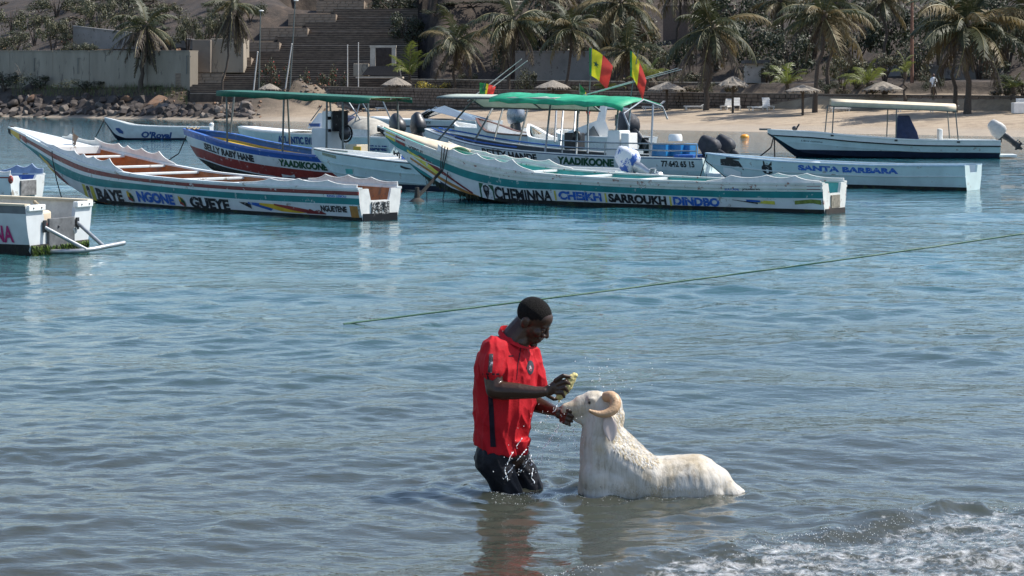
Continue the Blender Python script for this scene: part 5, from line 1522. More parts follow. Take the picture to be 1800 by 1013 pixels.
sh_g = M('shrub_leaf_green', (0.054, 0.058, 0.026), 0.5, 0.4, 2, transl=0.2)
sh_l = M('shrub_leaf_pale', (0.130, 0.122, 0.062), 0.5, 0.3, 2, transl=0.2)
sh_d = M('shrub_leaf_dark', (0.030, 0.042, 0.020), 0.6, 0.4, 2, transl=0.15)
sh_dry = M('dry_twig_leaf', (0.14, 0.105, 0.07), 0.8, 0.35, 2)
sh_y = M('yellow_leaf', (0.50, 0.40, 0.05), 0.5, 0.3, 2, transl=0.3)
fl_m = M('magenta_blossom', (0.36, 0.03, 0.26), 0.6, 0.3, 2, transl=0.3)
fl_red = M('red_blossom', (0.50, 0.06, 0.05), 0.6, 0.3, 2, transl=0.3)
def crown_mesh(seed, lobes, n, size, mats, weights, spread=1.0):
    rn = random.Random(seed)
    mb = MB()
    for _ in range(n):
        c, r = rn.choice(lobes)
        v = Vector((rn.gauss(0, 1), rn.gauss(0, 1), rn.gauss(0, 1))).normalized() * (rn.random() ** .45)
        p = Vector((c[0] + v.x * r[0], c[1] + v.y * r[1], c[2] + v.z * r[2]))
        nm = (v + Vector((rn.uniform(-.8, .8), rn.uniform(-.8, .8), rn.uniform(-.2, 1.0)))).normalized()
        a = nm.orthogonal().normalized(); a.rotate(Matrix.Rotation(rn.uniform(0, 6.28), 3, nm))
        b = nm.cross(a)
        s_ = size * rn.uniform(.6, 1.3)
        mb.add([p - a * s_, p + b * s_ * .45 + nm * s_ * .12, p + a * s_, p - b * s_ * .45 + nm * s_ * .12], [(0, 1, 2, 3)], rn.choices(range(len(mats)), weights)[0])
    me = mb.mesh('crown')
    for m in mats: me.materials.append(m)
    return me
def lobes(seed, k, R3, r):
    rn = random.Random(seed)
    return [((rn.uniform(-1, 1) * R3[0], rn.uniform(-1, 1) * R3[1], .35 + rn.uniform(0, 1) * R3[2]), (r * rn.uniform(.6, 1.2),) * 3) for _ in range(k)]
CR = {'tree': [crown_mesh(s, lobes(s, 9, (.85, .6, .95), .34), 1500, .055, [sh_g, sh_l, sh_d], (5, 4, 2)) for s in (1, 2)],
      'dark': [crown_mesh(s, lobes(s, 10, (.85, .6, .85), .36), 1500, .06, [sh_d, sh_g], (5, 2)) for s in (3, 4)],
      'bush': [crown_mesh(s, lobes(s, 8, (.8, .6, .55), .36), 1000, .06, [sh_g, sh_l, sh_d], (5, 2, 3)) for s in (5, 6)],
      'dry': [crown_mesh(s, lobes(s, 7, (.85, .6, .4), .34), 800, .085, [sh_dry, sh_g, sh_d], (4, 2, 2)) for s in (7, 8)],
      'yellow': [crown_mesh(9, lobes(9, 9, (.85, .5, .6), .36), 1300, .055, [sh_y, sh_l, sh_g], (5, 2, 2))],
      'magenta': [crown_mesh(10, lobes(10, 7, (.8, .6, .5), .34), 900, .06, [fl_m, sh_g, sh_d], (4, 3, 3))],
      'red': [crown_mesh(11, lobes(11, 8, (.8, .6, .8), .34), 1100, .055, [sh_g, sh_d, fl_red, sh_l], (5, 4, .5, 2))]}
def trunk_mesh(seed):
    rn = random.Random(seed); mb = MB()
    for j in range(5):
        a = rn.uniform(0, 6.28); r = rn.uniform(.2, .6)
        mb.tube([(0, 0, -.15), (r * .3 * math.cos(a), r * .3 * math.sin(a), .25), (r * math.cos(a), r * math.sin(a), rn.uniform(.6, 1.0))], [.05, .035, .012], 6)
    me = mb.mesh('trunk', 60); me.materials.append(twig); return me
TRK = [trunk_mesh(s) for s in range(3)]
vr = random.Random(5)
def plant(label, px, py_base, py_top, wpx, kind, d=None, tp=None, name='shrub', cat='shrub', group=None):
    """a leafy plant standing on the land, its foot and top on the given photo rows"""
    if tp is not None: b = on_shore(px, tp)
    else:
        k = (px - 900) / FOC; dd = 110.0
        while dd < 330 and CAM_H - (py_base - HOR) / FOC * dd > tz(k * dd, dd): dd += .5
        b = Vector((k * dd, dd, tz(k * dd, dd)))
    zt = z_at(py_top, b.y)
    H = max(zt - b.z, .4); W = wpx / 2 * b.y / FOC
    root = empty(name, b, vr.uniform(-.6, .6)); tag(root, label, cat, group)
    t = link('trunk' if name != 'shrub' else 'stems', vr.choice(TRK), root); t.scale = (W * .8, W * .8, H * .8)
    c = link('crown', vr.choice(CR[kind]), root); c.scale = (W / 1.05, W / 1.05, H / 1.55)
    return root
plant('pale leaved tree standing above the left end of the grey wall', 92, 92, 18, 62, 'tree', name='tree', cat='tree', tp=10.5)
plant('small leafy tree above the middle of the grey wall', 178, 60, -4, 66, 'tree', name='tree', cat='tree', tp=16)
plant('leafy tree behind the dead palm at the top edge', 215, 66, -8, 60, 'tree', name='tree', cat='tree', tp=22)
plant('pale leaved tree right of the dead palm', 330, 72, 6, 56, 'tree', name='tree', cat='tree', tp=13)
plant('pale leaved tree between the dead palm and the concrete block', 368, 68, 8, 46, 'tree', name='tree', cat='tree', tp=14)
plant('low green bush just above the grey wall', 140, 92, 66, 60, 'bush', tp=10)
plant('round bush at the left edge below the grey wall', 8, 165, 112, 84, 'bush', tp=6.2)
plant('grassy green bush in front of the grey wall', 72, 158, 120, 84, 'bush', tp=6.8)
plant('long low green bush at the foot of the grey wall', 150, 164, 134, 110, 'bush', tp=6.4)
plant('small green bush right of the dead palm trunk', 268, 168, 146, 40, 'bush', tp=6.2)
plant('green shrub with red blossoms in front of the lower steps', 478, 158, 92, 60, 'red', tp=14)
plant('dark shrub with red blossoms in the middle of the steps', 588, 156, 104, 62, 'red', tp=16)
plant('sparse red flowering shrub between the two flowering shrubs', 540, 158, 110, 50, 'red', tp=15)
plant('bright yellow bush behind the thatched parasol', 772, 162, 132, 86, 'yellow', tp=19.6)
plant('magenta bougainvillea hanging over the grey plastered wall', 1000, 94, 60, 44, 'magenta', tp=30)
plant('second patch of magenta bougainvillea left of the flag', 1040, 90, 56, 34, 'magenta', tp=31)
plant('dark round bush left of the grey plastered wall', 925, 160, 104, 50, 'bush', tp=21)
plant('yellow green hedge behind the flags', 1150, 96, 62, 92, 'tree', tp=28)
plant('pale leaved bush right of the curved palm trunk', 1480, 150, 78, 90, 'tree', tp=23)
plant('dense pale bush left of the red brown pole', 1555, 130, 84, 84, 'tree', tp=27)
plant('bush behind the small white hut', 1345, 120, 82, 90, 'bush', tp=28)
plant('tree spilling over the stairs from the right', 715, 90, 18, 90, 'dark', name='tree', cat='tree', tp=36)
ORD = 'first second third fourth fifth sixth seventh eighth ninth tenth eleventh twelfth thirteenth fourteenth fifteenth sixteenth seventeenth eighteenth nineteenth twentieth twenty-first twenty-second twenty-third twenty-fourth twenty-fifth'.split()
TREES = ((760, 34, 20, 110), (830, 36, 0, 120), (900, 33, 24, 90), (960, 36, -6, 120), (1040, 34, 16, 100), (1110, 38, -14, 130), (1180, 33, 60, 80), (1260, 36, 10, 120), (1320, 34, 26, 120), (1390, 33, 40, 110), (1430, 38, -8, 130),
                      (1500, 34, 14, 120), (1560, 38, -16, 130), (1610, 32, 44, 90), (1650, 36, 4, 120), (1720, 33, 50, 110), (1770, 36, -6, 130), (1830, 33, 30, 120), (1900, 36, 0, 140), (690, 46, -14, 120), (1300, 44, -30, 150), (1480, 44, -34, 150), (1700, 44, -34, 150), (800, 46, -34, 150), (1030, 46, -40, 150))
TRX = sorted(t[0] for t in TREES)
for px, tp, yt, w in TREES:
    plant('dark green tree on the upper slope, %s from the left' % ORD[TRX.index(px)], px, 0, yt, w, vr.choice(['dark', 'dark', 'bush']), tp=tp, name='tree', cat='tree', group='trees on the upper slope')
lab2 = 'dry brown scrub on the bare left slope'
for i in range(64):
    px = vr.uniform(-40, 600); tp = vr.uniform(10, 42)
    if px > stair_left(20) - 60 and px > 420: px -= 300
    b = on_shore(px, tp); d = b.y
    plant(lab2, px, 0, HOR - (b.z + vr.uniform(.6, 1.9) - CAM_H) * FOC / d, vr.uniform(26, 70), vr.choice(['dry', 'dry', 'bush', 'dark']), tp=tp, group='dry scrub on the left slope')
for k, (px, tp, yt, w, kd) in enumerate(((28, 12, 40, 60, 'bush'), (60, 18, 8, 70, 'tree'), (128, 20, 14, 60, 'bush'), (20, 24, -6, 80, 'bush'), (160, 26, -10, 80, 'tree'), (250, 18, 20, 60, 'bush'), (285, 24, -6, 80, 'tree'), (300, 13, 42, 50, 'bush'), (395, 20, 10, 60, 'bush'), (440, 26, 0, 60, 'dark'), (100, 32, -20, 90, 'bush'), (220, 32, -24, 90, 'dark'))):
    plant('leafy bush among the scrub of the left slope, %s from the left edge' % ORD[sorted([28, 60, 128, 20, 160, 250, 285, 300, 395, 440, 100, 220]).index(px)], px, 0, yt, w, kd, tp=tp, group='leafy bushes on the left slope')
lab3 = 'low scrub under the palms on the terrace'
for i in range(26):
    px = vr.uniform(740, 1850); tp = vr.choice([20, 21, 23.5, 27, 29, 31])
    b = on_shore(px, tp); d = b.y
    plant(lab3, px, 0, HOR - (b.z + vr.uniform(.8, 2.0) - CAM_H) * FOC / d, vr.uniform(36, 80), vr.choice(['bush', 'dark', 'dry']), tp=tp, group='low scrub on the terrace')
# dry bare sapling by the boulders
b = on_shore(37, 5.5); o = MB()
for j in range(9):
    a = vr.uniform(0, 6.28); o.tube([(0, 0, 0), (0, 0, 1.6 + .1 * j), (.5 * math.cos(a), .4 * math.sin(a), 2.4 + .15 * j), (.9 * math.cos(a), .7 * math.sin(a), 3.0 + .12 * j)], [.06, .045, .025, .01], 5)
o = o.build('bare_sapling', M('grey_twig', (.17, .145, .12), .9), None, loc=b); tag(o, 'bare grey sapling before the left end of the wall', 'sapling')
# grass tufts at the foot of the wall
gt = MB()
for i in range(2600):
    px = vr.uniform(20, 330); p = on_shore(px, vr.uniform(4.8, 7.6))
    hh = vr.uniform(.3, .9); a = vr.uniform(0, 6.28)
    q = Vector((math.cos(a), math.sin(a), 0))
    gt.add([p - q * .02, p + q * .02, p + Vector((vr.uniform(-.2, .2), vr.uniform(-.2, .2), hh))], [(0, 1, 2)], vr.choice((0, 1)))
tag(gt.build('grass', [M('grass_blade', (.11, .15, .035), .6), sh_dry]), 'tufts of green and dry grass below the grey wall', 'grass', kind='stuff')

# ---------------------------------------------------------------- beach furniture
def parasol(label, px, tp, ytop, wpx, flat=.5, rag=.05, zc=None):
    b = on_shore(px, tp); d = b.y
    H = z_at(ytop, d) - b.z; r = wpx / 2 * d / FOC
    root = empty('thatched_parasol', b); tag(root, label, 'parasol', 'thatched parasols on the beach')
    MB().tube([(0, 0, -.4), (0, 0, H - .1)], .10, 8).build('post', bark, root, smooth=60)
    rn = random.Random(int(px)); hc = r * flat
    rings = []
    for k, (f, zz) in enumerate(((.03, 0), (.35, .28), (.7, .62), (1.0, 1.0), (.96, 1.06), (.5, .66), (.06, .2))):
        rings.append([Vector((r * f * (1 + rag * rn.uniform(-1, 1)) * math.cos(2 * math.pi * j / 26), r * f * (1 + rag * rn.uniform(-1, 1)) * math.sin(2 * math.pi * j / 26), H - hc * zz + rag * .8 * rn.uniform(-1, 1) * (k > 0))) for j in range(26)])
    MB().loft(rings).build('thatch_roof', thatch, root)
    fr = MB()
    for j in range(150):
        a = rn.uniform(0, 6.28); f = rn.choice((1.0, 1.0, .68)); zt = H - hc * (1.0 if f == 1 else .6)
        p = Vector((r * f * math.cos(a), r * f * math.sin(a), zt)); t = Vector((-math.sin(a), math.cos(a), 0)) * .05
        fr.add([p - t, p + t, p + Vector((.12 * math.cos(a), .12 * math.sin(a), -rn.uniform(.08, .26)))], [(0, 1, 2)])
    tag(fr.build('thatch_fringe', thatch, root), kind='stuff')
    return b
parasol('small thatched parasol above the bow of the blue boat', 474, 10, 147, 40)
parasol('thatched parasol left of the yellow bush', 697, 13, 136, 54)
parasol('thatched parasol behind the awning below the grey plastered wall', 972, 15, 141, 62, .42)
parasol('thatched parasol right of the narrow flag', 1172, 15.5, 144, 66, .42)
parasol('pointed shaggy parasol with drooping edges beside the loungers', 1288, 13.5, 134, 54, .62, .09)
parasol('flat topped grey parasol in front of the curved palm', 1411, 12.2, 149, 64, .34)
parasol('wide thatched parasol left of the red brown pole', 1552, 19.2, 143, 72, .42)
def lounger(label, px, tp, rot=0.0, up=.5):
    b = on_shore(px, tp)
    root = empty('sun_lounger', b, rot); tag(root, label, 'lounger', 'white loungers by the beach wall')
    f = MB()
    for k in range(9): f.box((-.9 + .16 * k, 0, .32), (.13, .62, .035))
    f.build('seat_slats', lounger_m, root)
    m2 = Matrix.Rotation(-up, 3, 'Y'); g = MB()
    for k in range(5): g.box(Vector((.52, 0, .33)) + m2 @ Vector((.08 + .15 * k, 0, 0)), (.12, .62, .035), mat=m2)
    g.build('backrest', lounger_m, root)
    for x, y in ((-.8, -.26), (-.8, .26), (.6, -.26), (.6, .26)): MB().box((x, y, .15), (.07, .06, .36)).build('leg', lounger_m, root)
    MB().box((-.1, -.30, .25), (1.7, .04, .10)).build('side_rail', lounger_m, root); MB().box((-.1, .30, .25), (1.7, .04, .10)).build('side_rail', lounger_m, root)
for lb, px, tp, rot, up in (('white lounger under the boat awning left of the beach walkway', 1148, 15.2, .3, .7), ('white lounger behind the broad palm trunk', 1222, 16.2, .1, .4), ('white lounger left of the pointed parasol post', 1277, 16.4, 1.2, .9), ('white lounger right of the pointed parasol post', 1295, 16.6, 1.5, 1.1),
                            ('pale lounger alone right of the pointed parasol', 1334, 16.2, .5, 1.0), ('white lounger turned upright beside the pale one', 1350, 16.4, 1.7, 1.2), ('white lounger under the cream boat awning', 1478, 16.2, .2, .3), ('white lounger behind the cream boat awning, near its middle', 1598, 16.6, .2, .2),
                            ('white lounger at the right end of the cream awning', 1656, 16.4, .1, .2), ('white lounger behind the green boat awning', 770, 14.6, .9, .8), ('white lounger left of the white speedboat windscreen', 790, 15.0, .9, .9), ('white lounger beside the parasol post left of the yellow bush', 676, 12.2, .3, .4), ('white lounger at the right edge by the wall', 1795, 16.5, 1.4, 1.2)):
    lounger(lb, px, tp, rot, up)
def pole(name, label, px, d, y0, y1, r, mat, lamp=False, px1=None, cat='pole'):
    a, b = at(px, y1, d), at(px if px1 is None else px1, y0, d)
    root = empty(name, a); tag(root, label, cat)
    MB().tube([Vector((0, 0, -.6)), b - a], [r, r * .7], 8).build('pole_shaft', mat, root, smooth=60)
    if lamp:
        MB().ball(b - a + Vector((.1, 0, .05)), (.28, .14, .10)).build('lamp_head', white_clean, root, smooth=60)
    else:
        MB().ball(b - a, r * 1.1).build('pole_cap', mat, root, smooth=60)
wp = M('white_pole_paint', (.55, .53, .50), .6, .15, 3)
pole('lamp_post', 'dark lamp post at the left side of the steps', 455, 218, 20, 160, .09, pole_dk, True, 458, 'lamp post')
pole('lamp_post', 'tall dark lamp post in the middle of the steps', 509, 216, 2, 160, .09, pole_dk, True, 519, 'lamp post')
pole('leaning_pole', 'white leaning pole beside the left lamp post', 445, 215, 92, 156, .08, wp, px1=453)
pole('leaning_pole', 'white leaning pole beside the taller lamp post', 501, 214, 78, 152, .08, wp, px1=513)
pole('flag_pole', 'left of two thin white poles beside the steps', 611, 210, 80, 168, .06, wp)
pole('flag_pole', 'right of two thin white poles beside the steps', 630, 210, 76, 168, .06, wp)
pole('tall_pole', 'tall red brown pole rising out of the picture at the right', 1603, 160, -30, 172, .16, M('red_brown_pole', (.20, .10, .065), .7, .3, 4))
# ruined doorway and dark pavilion by the steps
rt = empty('stone_doorway', at(668, 120, 222)); tag(rt, 'pale stone doorway frame beside the steps', 'doorway')
o0 = at(668, 120, 222)
for a, b, c, d_ in ((651, 660, 84, 122), (689, 696, 84, 122)):
    p, q = at(a, d_, 222) - o0, at(b, c, 222) - o0
    MB().box((p + q) / 2, (q.x - p.x, .6, q.z - p.z)).build('jamb', coping, rt)
p, q = at(651, 84, 222) - o0, at(696, 80, 222) - o0
MB().box((p + q) / 2, (q.x - p.x + .1, .64, q.z - p.z)).build('lintel', coping, rt)
MB().box(at(673, 103, 224) - o0, (2.0, .2, 2.6)).build('door', mortar, rt)
block('plinth_block', 'pale plinth block left of the dark pavilion', 621, 648, 112, 134, 219.5, 1.2, concrete)
pv = empty('pavilion', at(670, 136, 217)); o0 = at(670, 136, 217); tag(pv, 'dark low pavilion with a sloping tarpaulin roof by the steps', 'pavilion')
P = [at(636, 132, 217) - o0, at(648, 117, 217) - o0, at(700, 115, 217) - o0, at(704, 134, 217) - o0]
MB().plate(P, (0, 2.5, 0)).build('tarpaulin', M('dark_tarpaulin', (.03, .03, .033), .8), pv)
MB().box(at(668, 136.5, 216.6) - o0, (5.2, 3.2, .18)).build('terrace_slab', coping, pv)
hu = empty('beach_hut', at(1330, 146, 176)); o0 = at(1330, 146, 176); tag(hu, 'small pale hut with a dark flat roof behind the loungers', 'hut')
P, Q = at(1312, 146, 176) - o0, at(1346, 112, 176) - o0
MB().box((P + Q) / 2 + Vector((0, 1, 0)), (Q.x - P.x, 2, Q.z - P.z)).build('hut_wall', M('pale_board', (.36, .345, .32), .8, .2, 2), hu)
P, Q = at(1308, 112, 176) - o0, at(1352, 106, 176) - o0
MB().box((P + Q) / 2 + Vector((0, .9, 0)), (Q.x - P.x, 2.6, Q.z - P.z)).build('hut_roof', M('dark_roof_felt', (.07, .07, .07), .9), hu)
P, Q = at(1338, 146, 175.9) - o0, at(1346, 120, 175.9) - o0
MB().box((P + Q) / 2, (Q.x - P.x, .1, Q.z - P.z)).build('hut_door', mortar, hu)
bx = MB().box((0, 0, .4), (1.1, .8, .8)).build('white_box', lounger_m, None, bevel=.05, loc=on_shore(1793, 15.2)); tag(bx, 'white box at the right edge of the beach', 'box')
# person in white on the terrace
b = on_shore(1640, 19.6)
root = blob('person', [('cap', (0, 0, .05), .06, (0, 0, .45), .075), ('cap', (.14, .05, .05), .06, (.08, .03, .45), .075), ('cap', (0, 0, .45), .08, (.02, 0, .9), .11), ('cap', (.08, .03, .45), .08, (.06, 0, .9), .11),
                       ('cap', (.04, 0, .9), .14, (.04, 0, 1.35), .17), ('cap', (.04, 0, 1.4), .06, (.04, 0, 1.6), .06), ('ell', (.04, -.01, 1.68), (.095, .105, .125)),
                       ('cap', (-.14, 0, 1.38), .055, (-.2, .02, 1.1), .05), ('cap', (-.2, .02, 1.1), .045, (-.14, -.12, .88), .04), ('cap', (.22, 0, 1.38), .055, (.27, 0, 1.1), .05), ('cap', (.27, 0, 1.1), .045, (.26, -.08, .86), .04)], .03, 3, None, skin_far)
root.location = b
tag(root, 'distant person in a white shirt walking behind the beach wall', 'person')
blob('shirt', [('cap', (.04, 0, .88), .17, (.04, 0, 1.36), .19), ('cap', (-.13, 0, 1.40), .08, (-.19, .02, 1.18), .075), ('cap', (.21, 0, 1.40), .08, (.26, 0, 1.18), .075)], .03, 3, root, M('white_shirt', (.66, .70, .76), .8))
# ================================================================== THE MAN AND THE RAM
D_M, D_R = 12.62, 12.52
skin = M('dark_brown_skin', (0.040, 0.020, 0.0125), 0.38, 0.25, 14, 0.12, 60, spec=0.35, coat=0.12)
shirt_m = M('red_shirt_cloth', (0.38, 0.008, 0.015), 0.75, 0.14, 7, 0.25, 26, spec=0.2)
dark_cl = M('black_wet_shorts', (0.007, 0.008, 0.012), 0.55, 0.35, 9, 0.5, 22, spec=0.2)
navy_tr = M('dark_trim', (0.012, 0.008, 0.016), 0.7, 0.2, 20, spec=0.15)
hair_m = M('cropped_black_hair', (0.009, 0.008, 0.0075), 0.8, 0.4, 60, 0.9, 160, spec=0.15)
mO = Vector((-0.037, D_M, 0))
def mp(px, py, Y=0.0): return at(px, py, D_M + Y) - mO
FW, RT = Vector((.82, -.57, 0)), Vector((-.57, -.82, 0))
def ring(px, py, w, dp, Y=0.0, n=22, tilt=0.0, sq=.85):
    c = mp(px, py, Y); out = []
    for j in range(n):
        a = 2 * math.pi * j / n
        ca, sa = math.cos(a), math.sin(a)
        ca = math.copysign(abs(ca) ** sq, ca); sa = math.copysign(abs(sa) ** sq, sa)
        out.append(c + RT * (w * ca) + FW * (dp * sa) + Vector((0, 0, tilt * sa)))
    return out
man = empty('person', mO)
tag(man, 'man in a red short sleeved shirt and black shorts washing the ram in the sea', 'person')
# head frame: looking to the right, bowed, turned a little towards us
HC = mp(936, 565, -.02)
HR = (Matrix.Rotation(R(-20), 3, 'Z') @ Matrix.Rotation(R(34), 3, 'Y') @ Matrix.Rotation(R(4), 3, 'X'))
HS = 1.17
def hd(x, y, z): return HC + HR @ (Vector((x, y, z)) * HS)
eu = HR.to_euler()
def hell(x, y, z, rx, ry, rz): return ('ell', hd(x, y, z), (rx * HS, ry * HS, rz * HS), eu)
prims = [hell(-.012, 0, .042, .101, .079, .090), hell(.03, 0, -.018, .064, .064, .094), hell(.034, 0, -.075, .054, .052, .043), hell(.076, 0, -.106, .022, .026, .019), hell(.045, 0, .052, .052, .062, .052),
         ('cap', hd(.080, -.036, .028), .016, hd(.080, .036, .028), .016), ('chain', [hd(.088, 0, .026), hd(.104, 0, .0), hd(.114, 0, -.020)], [.010, .0125, .0165]), hell(.102, -.016, -.024, .014, .011, .011), hell(.102, .016, -.024, .014, .011, .011),
         ('cap', hd(.094, -.018, -.052), .0125, hd(.094, .018, -.052), .0125), ('cap', hd(.089, -.016, -.071), .0135, hd(.089, .016, -.071), .0135), hell(.066, -.043, -.018, .026, .022, .026), hell(.066, .043, -.018, .026, .022, .026),
         hell(-.012, -.082, -.004, .024, .016, .034), hell(-.012, .082, -.004, .024, .016, .034), hell(-.022, -.090, .006, .016, .010, .026), hell(-.022, .090, .006, .016, .010, .026),
         ('cap', mp(898, 603, .0), .092, hd(-.026, 0, -.055), .082), ('cap', mp(900, 606, .0), .075, mp(880, 612, 0), .08), ('cap', mp(912, 602, -.02), .066, hd(.012, 0, -.07), .052),
         # trunk
         ('loft', [ring(891, 600, .11, .08), ring(889, 615, .185, .105), ring(889, 645, .195, .13), ring(887, 690, .18, .13), ring(885, 735, .165, .125), ring(884, 790, .165, .13)]),
         # near arm, bent at the elbow, forearm level
         ('chain', [mp(866, 620, -.175), mp(866, 652, -.215), mp(869, 684, -.245)], [.062, .064, .058]),
         ('chain', [mp(869, 686, -.245), mp(884, 687, -.26), mp(912, 688, -.28), mp(940, 690, -.295), mp(957, 689, -.30)], [.056, .060, .052, .040, .032]),
         ('ell', mp(966, 686, -.30), (.048, .022, .036), (0, R(-20), R(-8))), ('ell', mp(975, 682, -.305), (.034, .022, .042), (0, R(-25), 0)),
         # far arm reaching down to the muzzle
         ('chain', [mp(931, 624, .165), mp(932, 655, .17), mp(926, 702, .17)], [.070, .062, .056]),
         ('chain', [mp(926, 704, .17), mp(944, 711, .12), mp(962, 718, .06), mp(976, 723, -.04)], [.056, .055, .045, .033]),
         ('ell', mp(985, 728, -.07), (.044, .030, .034), (0, R(20), R(10))),
         # hips and legs down to the sea floor
         ('ell', mp(884, 795, .0), (.15, .15, .14)),
         ('chain', [mp(864, 800, -.07), mp(893, 872, -.10), mp(886, 960, -.06), mp(882, 1005, -.05)], [.095, .068, .05, .036]), ('cap', mp(880, 1012, -.05), .035, mp(915, 1018, -.1), .028),
         ('chain', [mp(902, 800, .08), mp(934, 872, .06), mp(926, 960, .10), mp(922, 1005, .11)], [.095, .068, .05, .036]), ('cap', mp(920, 1012, .11), .035, mp(955, 1018, .06), .028)]
# near hand: fingers closed round the sponge
for k, (bx, by, mx, my, tx, ty) in enumerate(((977, 669, 990, 660.5, 1001, 662.5), (981, 676, 994, 671, 1001, 675), (981, 684, 993, 681.5, 997, 687), (978, 691, 988, 690.5, 991, 695.5))):
    prims.append(('chain', [mp(bx, by, -.315), mp(mx, my, -.335), mp(tx, ty, -.315), mp(tx + 1, ty + 3, -.285)], [.0155, .0145, .0125, .0105] if k != 3 else [.0135, .0125, .011, .0095]))
prims.append(('chain', [mp(962, 695, -.275), mp(974, 702, -.255), mp(986, 700, -.25)], [.0145, .0125, .0105]))
# far hand: fingers under the jaw, thumb over the chin
for k in range(4):
    prims.append(('chain', [mp(989 - k, 720 + 6.5 * k, -.10), mp(1000 - 2.2 * k, 722 + 7.2 * k, -.145), mp(1010 - 3.4 * k, 725 + 7 * k, -.135), mp(1014 - 4 * k, 728 + 6.6 * k, -.10)], [.0135, .0125, .011, .0095]))
prims.append(('chain', [mp(982, 720, -.04), mp(993, 713, -.03), mp(1003, 713, -.03)], [.0135, .0118, .010]))
body = blob('body', prims, .0052, 5, man, skin)
# hair: cropped cap following the skull down to the hairline
hb = MB(); nu, nv = 40, 24
for i in range(nv + 1):
    for j in range(nu):
        t, a = math.pi * i / nv, 2 * math.pi * j / nu
        hb.v.append(tuple(hd(-.013 + .1030 * math.sin(t) * math.cos(a), .0808 * math.sin(t) * math.sin(a), .043 + .0912 * math.cos(t))))
def keep(i, j):
    t, a = math.pi * (i + .5) / nv, 2 * math.pi * (j + .5) / nu
    x, z = -.013 + .1065 * math.sin(t) * math.cos(a), .044 + .0945 * math.cos(t)
    y = abs(math.sin(t) * math.sin(a))
    lim = .012 + .72 * x if x > 0 else .012 + .55 * x
    return z > lim + (.012 if y > .8 and x > .0 else 0)
for i in range(nv):
    for j in range(nu):
        if keep(i, j): hb.f.append((i * nu + j, (i + 1) * nu + j, (i + 1) * nu + (j + 1) % nu, i * nu + (j + 1) % nu)); hb.m.append(0)
hair = hb.build('hair', hair_m, man, smooth=180)
for sd in (-1, 1):
    MB().ball(hd(.0835, sd * .0315, .008), .0125 * HS, 0, 12, 8).build('eye', M('eye_white', (.35, .30, .26), .2), man, smooth=180)
    MB().ball(hd(.0935, sd * .0325, .004), .0062 * HS, 0, 10, 6).build('iris', M('dark_iris', (.01, .006, .004), .15), man, smooth=180)
    MB().ball(hd(.0835, sd * .0315, .0105), (.0142 * HS, .0142 * HS, .0118 * HS), 0, 12, 8, mat=HR).build('eyelid', skin, man, smooth=180)
# shirt
def folds(o, amp, fn):
    me = o.data
    co = np.empty(len(me.vertices) * 3, np.float32); me.vertices.foreach_get('co', co); co = co.reshape(-1, 3)
    no = np.empty(len(me.vertices) * 3, np.float32); me.vertices.foreach_get('normal', no); no = no.reshape(-1, 3)
    d = np.array([fn(*c) for c in co])
    me.vertices.foreach_set('co', (co + no * (d * amp)[:, None]).astype(np.float32).ravel()); me.update()
sh = blob('shirt', [('loft', [ring(893, 592, .085, .075), ring(890, 603, .165, .11), ring(889, 616, .225, .135), ring(889, 642, .238, .172), ring(888, 680, .225, .178), ring(886, 715, .212, .176), ring(883, 750, .195, .162), ring(880, 776, .194, .160), ring(881, 787, .193, .160, tilt=-.034)]),
                    ('loft', [ring(895, 770, .10, .14, -.03), ring(908, 800, .045, .085, -.05)]),
                    ('chain', [mp(869, 616, -.155), mp(866, 634, -.195)], [.088, .088]), ('cap', mp(866, 634, -.195), .088, mp(866, 650, -.215), .084),
                    ('chain', [mp(930, 620, .16), mp(938, 650, .14), mp(943, 677, .13)], [.078, .072, .066])], .0075, 5, man, shirt_m)
def fold_fn(x, y, z):
    a = mnoise.noise((x * 9 + z * 2.2, y * 9, z * 2.4)); b = mnoise.noise((x * 17 - z * 5, y * 15, z * 4 + 3)); c = mnoise.noise((x * 30 + z * 9, y * 24, z * 9))
    return math.exp(-abs(a) * 4.2) * 1.1 + math.exp(-abs(b) * 4.2) * .6 - .75
folds(sh, .017, fold_fn)
